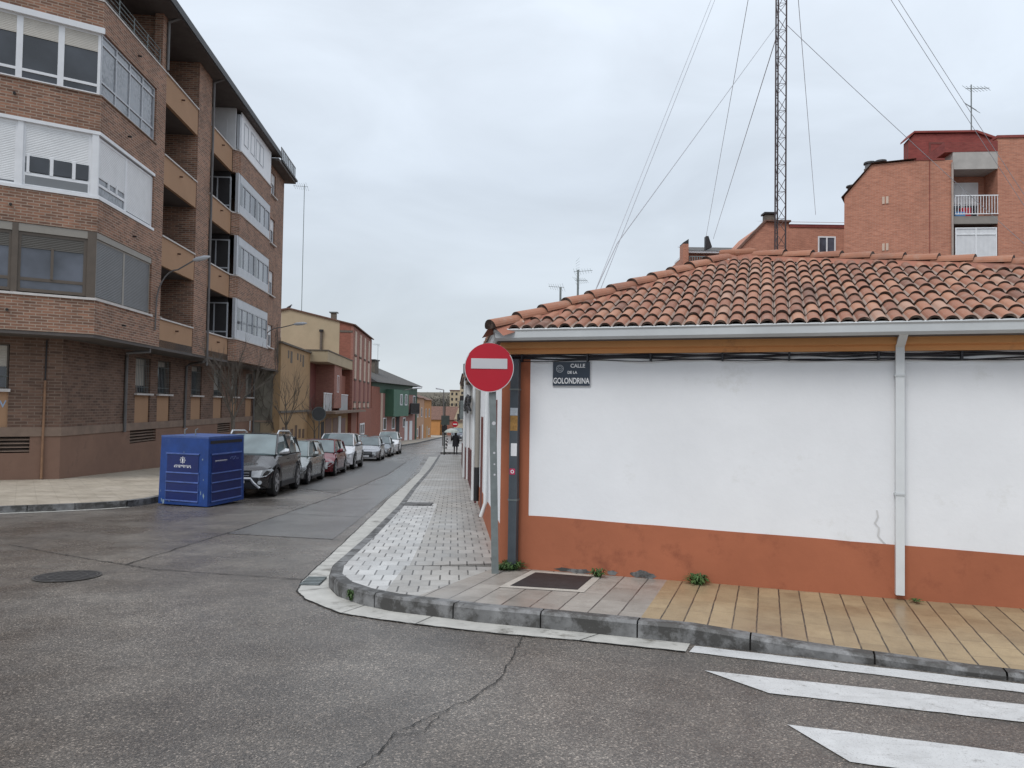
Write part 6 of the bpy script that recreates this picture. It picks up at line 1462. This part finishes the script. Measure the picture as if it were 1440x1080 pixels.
# ------------------------------------------------------------------ pedestrian with umbrella
def person(x, y):
    z0 = gz(y) + .15; r = thing('person', 'person in a dark coat walking away along the right pavement under a pale umbrella', 'person', (x, y, z0))
    J = {'pel': (0, 0, .92), 'wai': (0, .0, 1.08), 'che': (0, .02, 1.28), 'nec': (0, .02, 1.42), 'hd': (0, .03, 1.50), 'top': (0, .04, 1.62), 'hl': (-.09, 0, .88), 'kl': (-.10, .14, .50), 'al': (-.10, .10, .09), 'tl': (-.11, .24, .03), 'hr': (.09, 0, .88), 'kr': (.10, .02, .49), 'ar': (.10, -.16, .12), 'tr': (.11, -.04, .03),
         'sl': (-.17, .01, 1.36), 'el': (-.24, .02, 1.10), 'wl': (-.20, .20, 1.16), 'sr': (.17, .01, 1.36), 'er': (.24, -.03, 1.10), 'wr': (.24, .08, .88), 'fr': (.24, .10, .80), 'fl': (-.19, .25, 1.22)}
    R = {'pel': .15, 'wai': .14, 'che': .155, 'nec': .055, 'hd': .085, 'top': .075, 'hl': .10, 'kl': .06, 'al': .045, 'tl': .035, 'hr': .10, 'kr': .06, 'ar': .045, 'tr': .035, 'sl': .075, 'el': .055, 'wl': .042, 'sr': .075, 'er': .055, 'wr': .042, 'fr': .03, 'fl': .035}
    E = [('pel', 'wai'), ('wai', 'che'), ('che', 'nec'), ('nec', 'hd'), ('hd', 'top'), ('pel', 'hl'), ('hl', 'kl'), ('kl', 'al'), ('al', 'tl'), ('pel', 'hr'), ('hr', 'kr'), ('kr', 'ar'), ('ar', 'tr'), ('che', 'sl'), ('sl', 'el'), ('el', 'wl'), ('wl', 'fl'), ('che', 'sr'), ('sr', 'er'), ('er', 'wr'), ('wr', 'fr')]
    ks = list(J); me = bpy.data.meshes.new('body'); me.from_pydata([J[k] for k in ks], [(ks.index(a), ks.index(b)) for a, b in E], [])
    o = bpy.data.objects.new('body', me); COL.objects.link(o); sk2 = o.modifiers.new('s', 'SKIN'); o.modifiers.new('d', 'SUBSURF').levels = 1; o.modifiers['d'].render_levels = 1
    for i, k in enumerate(ks): me.skin_vertices[0].data[i].radius = (R[k], R[k] * (.8 if k in ('che', 'wai', 'pel') else 1)); me.skin_vertices[0].data[i].use_root = (k == 'pel')
    me.materials.append(paint('dark navy clothing', (.014, .015, .022), .8, .2, 9)); o.parent = r
    ct = M(); prof = [(.17, 1.38, .12), (.20, 1.2, .14), (.19, 1.05, .14), (.22, .85, .17), (.25, .62, .20)]
    n = 14; rg = [[(a * math.cos(2 * math.pi * i / n), .02 + b * math.sin(2 * math.pi * i / n), z) for i in range(n)] for a, z, b in prof]
    for A, B in zip(rg, rg[1:]):
        for i in range(n): j = (i + 1) % n; ct.face([A[i], A[j], B[j], B[i]])
    ct.v = [(a + x, b + y, c + z0) for a, b, c in ct.v]; ct.build('coat', paint('black coat', (.010, .010, .015), .75, .2, 9), r, smooth=True)
    h = M().tube([(x, y + .02, z0 + 1.46), (x, y + .01, z0 + 1.52), (x, y + .02, z0 + 1.60), (x, y + .03, z0 + 1.655)], [.075, .095, .09, .04], 10).build('hair', paint('dark hair', (.02, .015, .012), .8), r, smooth=True)
    u = thing('umbrella', 'pale green grey umbrella held by the walking person', 'umbrella', (x - .19, y + .25, z0 + 1.18)); um = M(); cx, cy, zt = x - .32, y + .3, z0 + 1.93; n = 8; prev = None
    for k in range(5):
        a = k / 4 * 1.15; rr_ = .56 * math.sin(a) / math.sin(1.15); zz = zt - .30 * (1 - math.cos(a)) / (1 - math.cos(1.15)); rg_ = [(cx + rr_ * math.cos(2 * math.pi * i / n), cy + rr_ * math.sin(2 * math.pi * i / n), zz) for i in range(n)]
        if prev:
            for i in range(n): j = (i + 1) % n; um.face([prev[i], prev[j], rg_[j], rg_[i]])
        prev = rg_
    um.build('canopy', paint('pale umbrella cloth', (.42, .46, .43), .6, .1, 3), u); M().tube([(x - .19, y + .25, z0 + 1.15), (cx, cy, zt + .06)], .012, 6).build('shaft', DARKM, u)
person(-4.06, 54.2)

# ------------------------------------------------------------------ far street furniture
def post_sign(x, y, h, lab, plates):
    r = thing('street_sign', lab, 'sign', (x, y, gz(y) + .15)); z0 = gz(y)
    M().tube([(x, y, z0), (x, y, z0 + h)], .05, 8).build('post', paint('dark green post', (.05, .06, .055), .6), r); return r, z0
r, z0 = post_sign(-5.0, 55.5, 4.1, 'dark panel sign on a tall thin post beside the walking pedestrian', None)
M().box(Fr((-5.25, 55.4), (1, 0)), 0, .62, 0, .06, z0 + 2.35, z0 + 3.05).build('panel', paint('panel back grey green', (.06, .075, .07), .6), r); M().box(Fr((-5.2, 55.42), (1, 0)), 0, .4, 0, .05, z0 + 1.8, z0 + 2.3).build('small_panel', DARKM, r)
r = thing('no_entry_sign', 'small distant no entry sign beyond the pedestrian at the end of the street', 'road sign', (-5.9, 75, gz(75))); z0 = gz(75)
M().tube([(-5.9, 75, z0), (-5.9, 75, z0 + 2.6)], .035, 6).build('post', GALV, r); p = at(640, 596.5, 74.9); sg = M().disc(p, (0, 1, 0), .30, .03, 24).build('sign_plate', REDS, r); M().box(Fr((p[0], p[1] - .02), (1, 0)), -.2, .2, 0, .02, p[2] - .05, p[2] + .05).build('white_bar', WHT, sg)
for i, (x, y) in enumerate(((-6.05, 69.0), (-6.65, 77.0))):
    r = thing('bollard', ('striped bollard nearest the dark panel sign', 'striped bollard just behind the nearer one')[i], 'bollard', (x, y, gz(y)), 'bollards at the side street'); z = gz(y)
    M().tube([(x, y, z), (x, y, z + .95)], .06, 10).build('post', DARKM, r)
    for k in (.35, .68): M().tube([(x, y, z + k), (x, y, z + k + .10)], .064, 10).build('white_band', WHT, r)
r = thing('street_lamp', 'thin street lamp mast rising in front of the far tiled houses', 'street lamp', (-7.9, 84, gz(84))); p = at(624, 548, 84)
M().tube([(p[0], 84, gz(84)), (p[0], 84, p[2])], [.08, .05], 8).build('mast', PIPE, r); M().tube([(p[0], 84, p[2]), (p[0] - .9, 84, p[2] + .15)], [.05, .10], 8).build('lamp_head', ALUG, r)
r = thing('street_lamp', 'small wall lamp fixed above the green boxed bay', 'street lamp', GFm(10.0, .1, 3.3), None); M().tube([GFm(10.0, .1, 3.3), GFm(10.0, 2.4, 3.75)], .05, 6).build('arm', PIPE, r); M().tube([GFm(10.0, 2.2, 3.75), GFm(10.0, 3.4, 3.85)], [.14, .1], 8).build('lamp_head', ALUG, r)
# round convex mirror seen from behind
r = thing('traffic_mirror', 'round traffic mirror seen from behind above the white off-road car', 'mirror', (-11.5, 47.5, gz(47.5))); p = at(449, 582, 47.5)
M().tube([(p[0], 47.5, gz(47.5)), (p[0], 47.5, p[2])], .04, 8).build('post', PIPE, r); M().tube([(p[0], 47.4, p[2]), (p[0] + .0, 47.5, p[2])], [.42, .36], 24).build('mirror_back', paint('dark grey shell', (.07, .075, .08), .6), r, smooth=True)
m = M(); ring(m, Fr((p[0], 47.38), (1, 0)), 0, 0, p[2], .41, .46, 24); m.build('rim', GALV, r)

# ------------------------------------------------------------------ bare street trees
def bare_tree(x, y, h, lab, seed, n=7, r0=.10, fan=.5):
    global rnd
    keep = rnd; rnd = random.Random(seed); z = gz(y) + .14
    t = thing('bare_tree', lab, 'tree', (x, y, z), 'bare street trees')
    th_ = h * .42; M().tube([(x, y, z - .1), (x + .02, y, z + th_ * .5), (x - .02, y, z + th_), (x - .02, y, z + th_ + .12)], [r0 * 1.25, r0, r0 * 1.1, r0 * .9], 10).build('trunk', BARK, t, smooth=True)
    m = M()
    for i in range(n):
        a = i * 2 * math.pi / n + rnd.uniform(-.3, .3); twigs(m, (x - .02, y, z + th_), (math.cos(a) * fan, math.sin(a) * fan, 1), h * rnd.uniform(.26, .36), r0 * .5, 3, .35, .55)
    m.build('branches', BARK, t); rnd = keep
bare_tree(-11.0, 29.3, 4.5, 'bare pollarded tree in front of the brown block, behind the dark off-road car', 3, 7, .07, .28)
bare_tree(-12.9, 42.5, 4.4, 'thin bare tree in front of the tan rendered wall', 12, 5, .06, .45)
bare_tree(-12.6, 47.5, 3.6, 'spindly bare tree standing by the round traffic mirror', 21, 4, .05, .5)
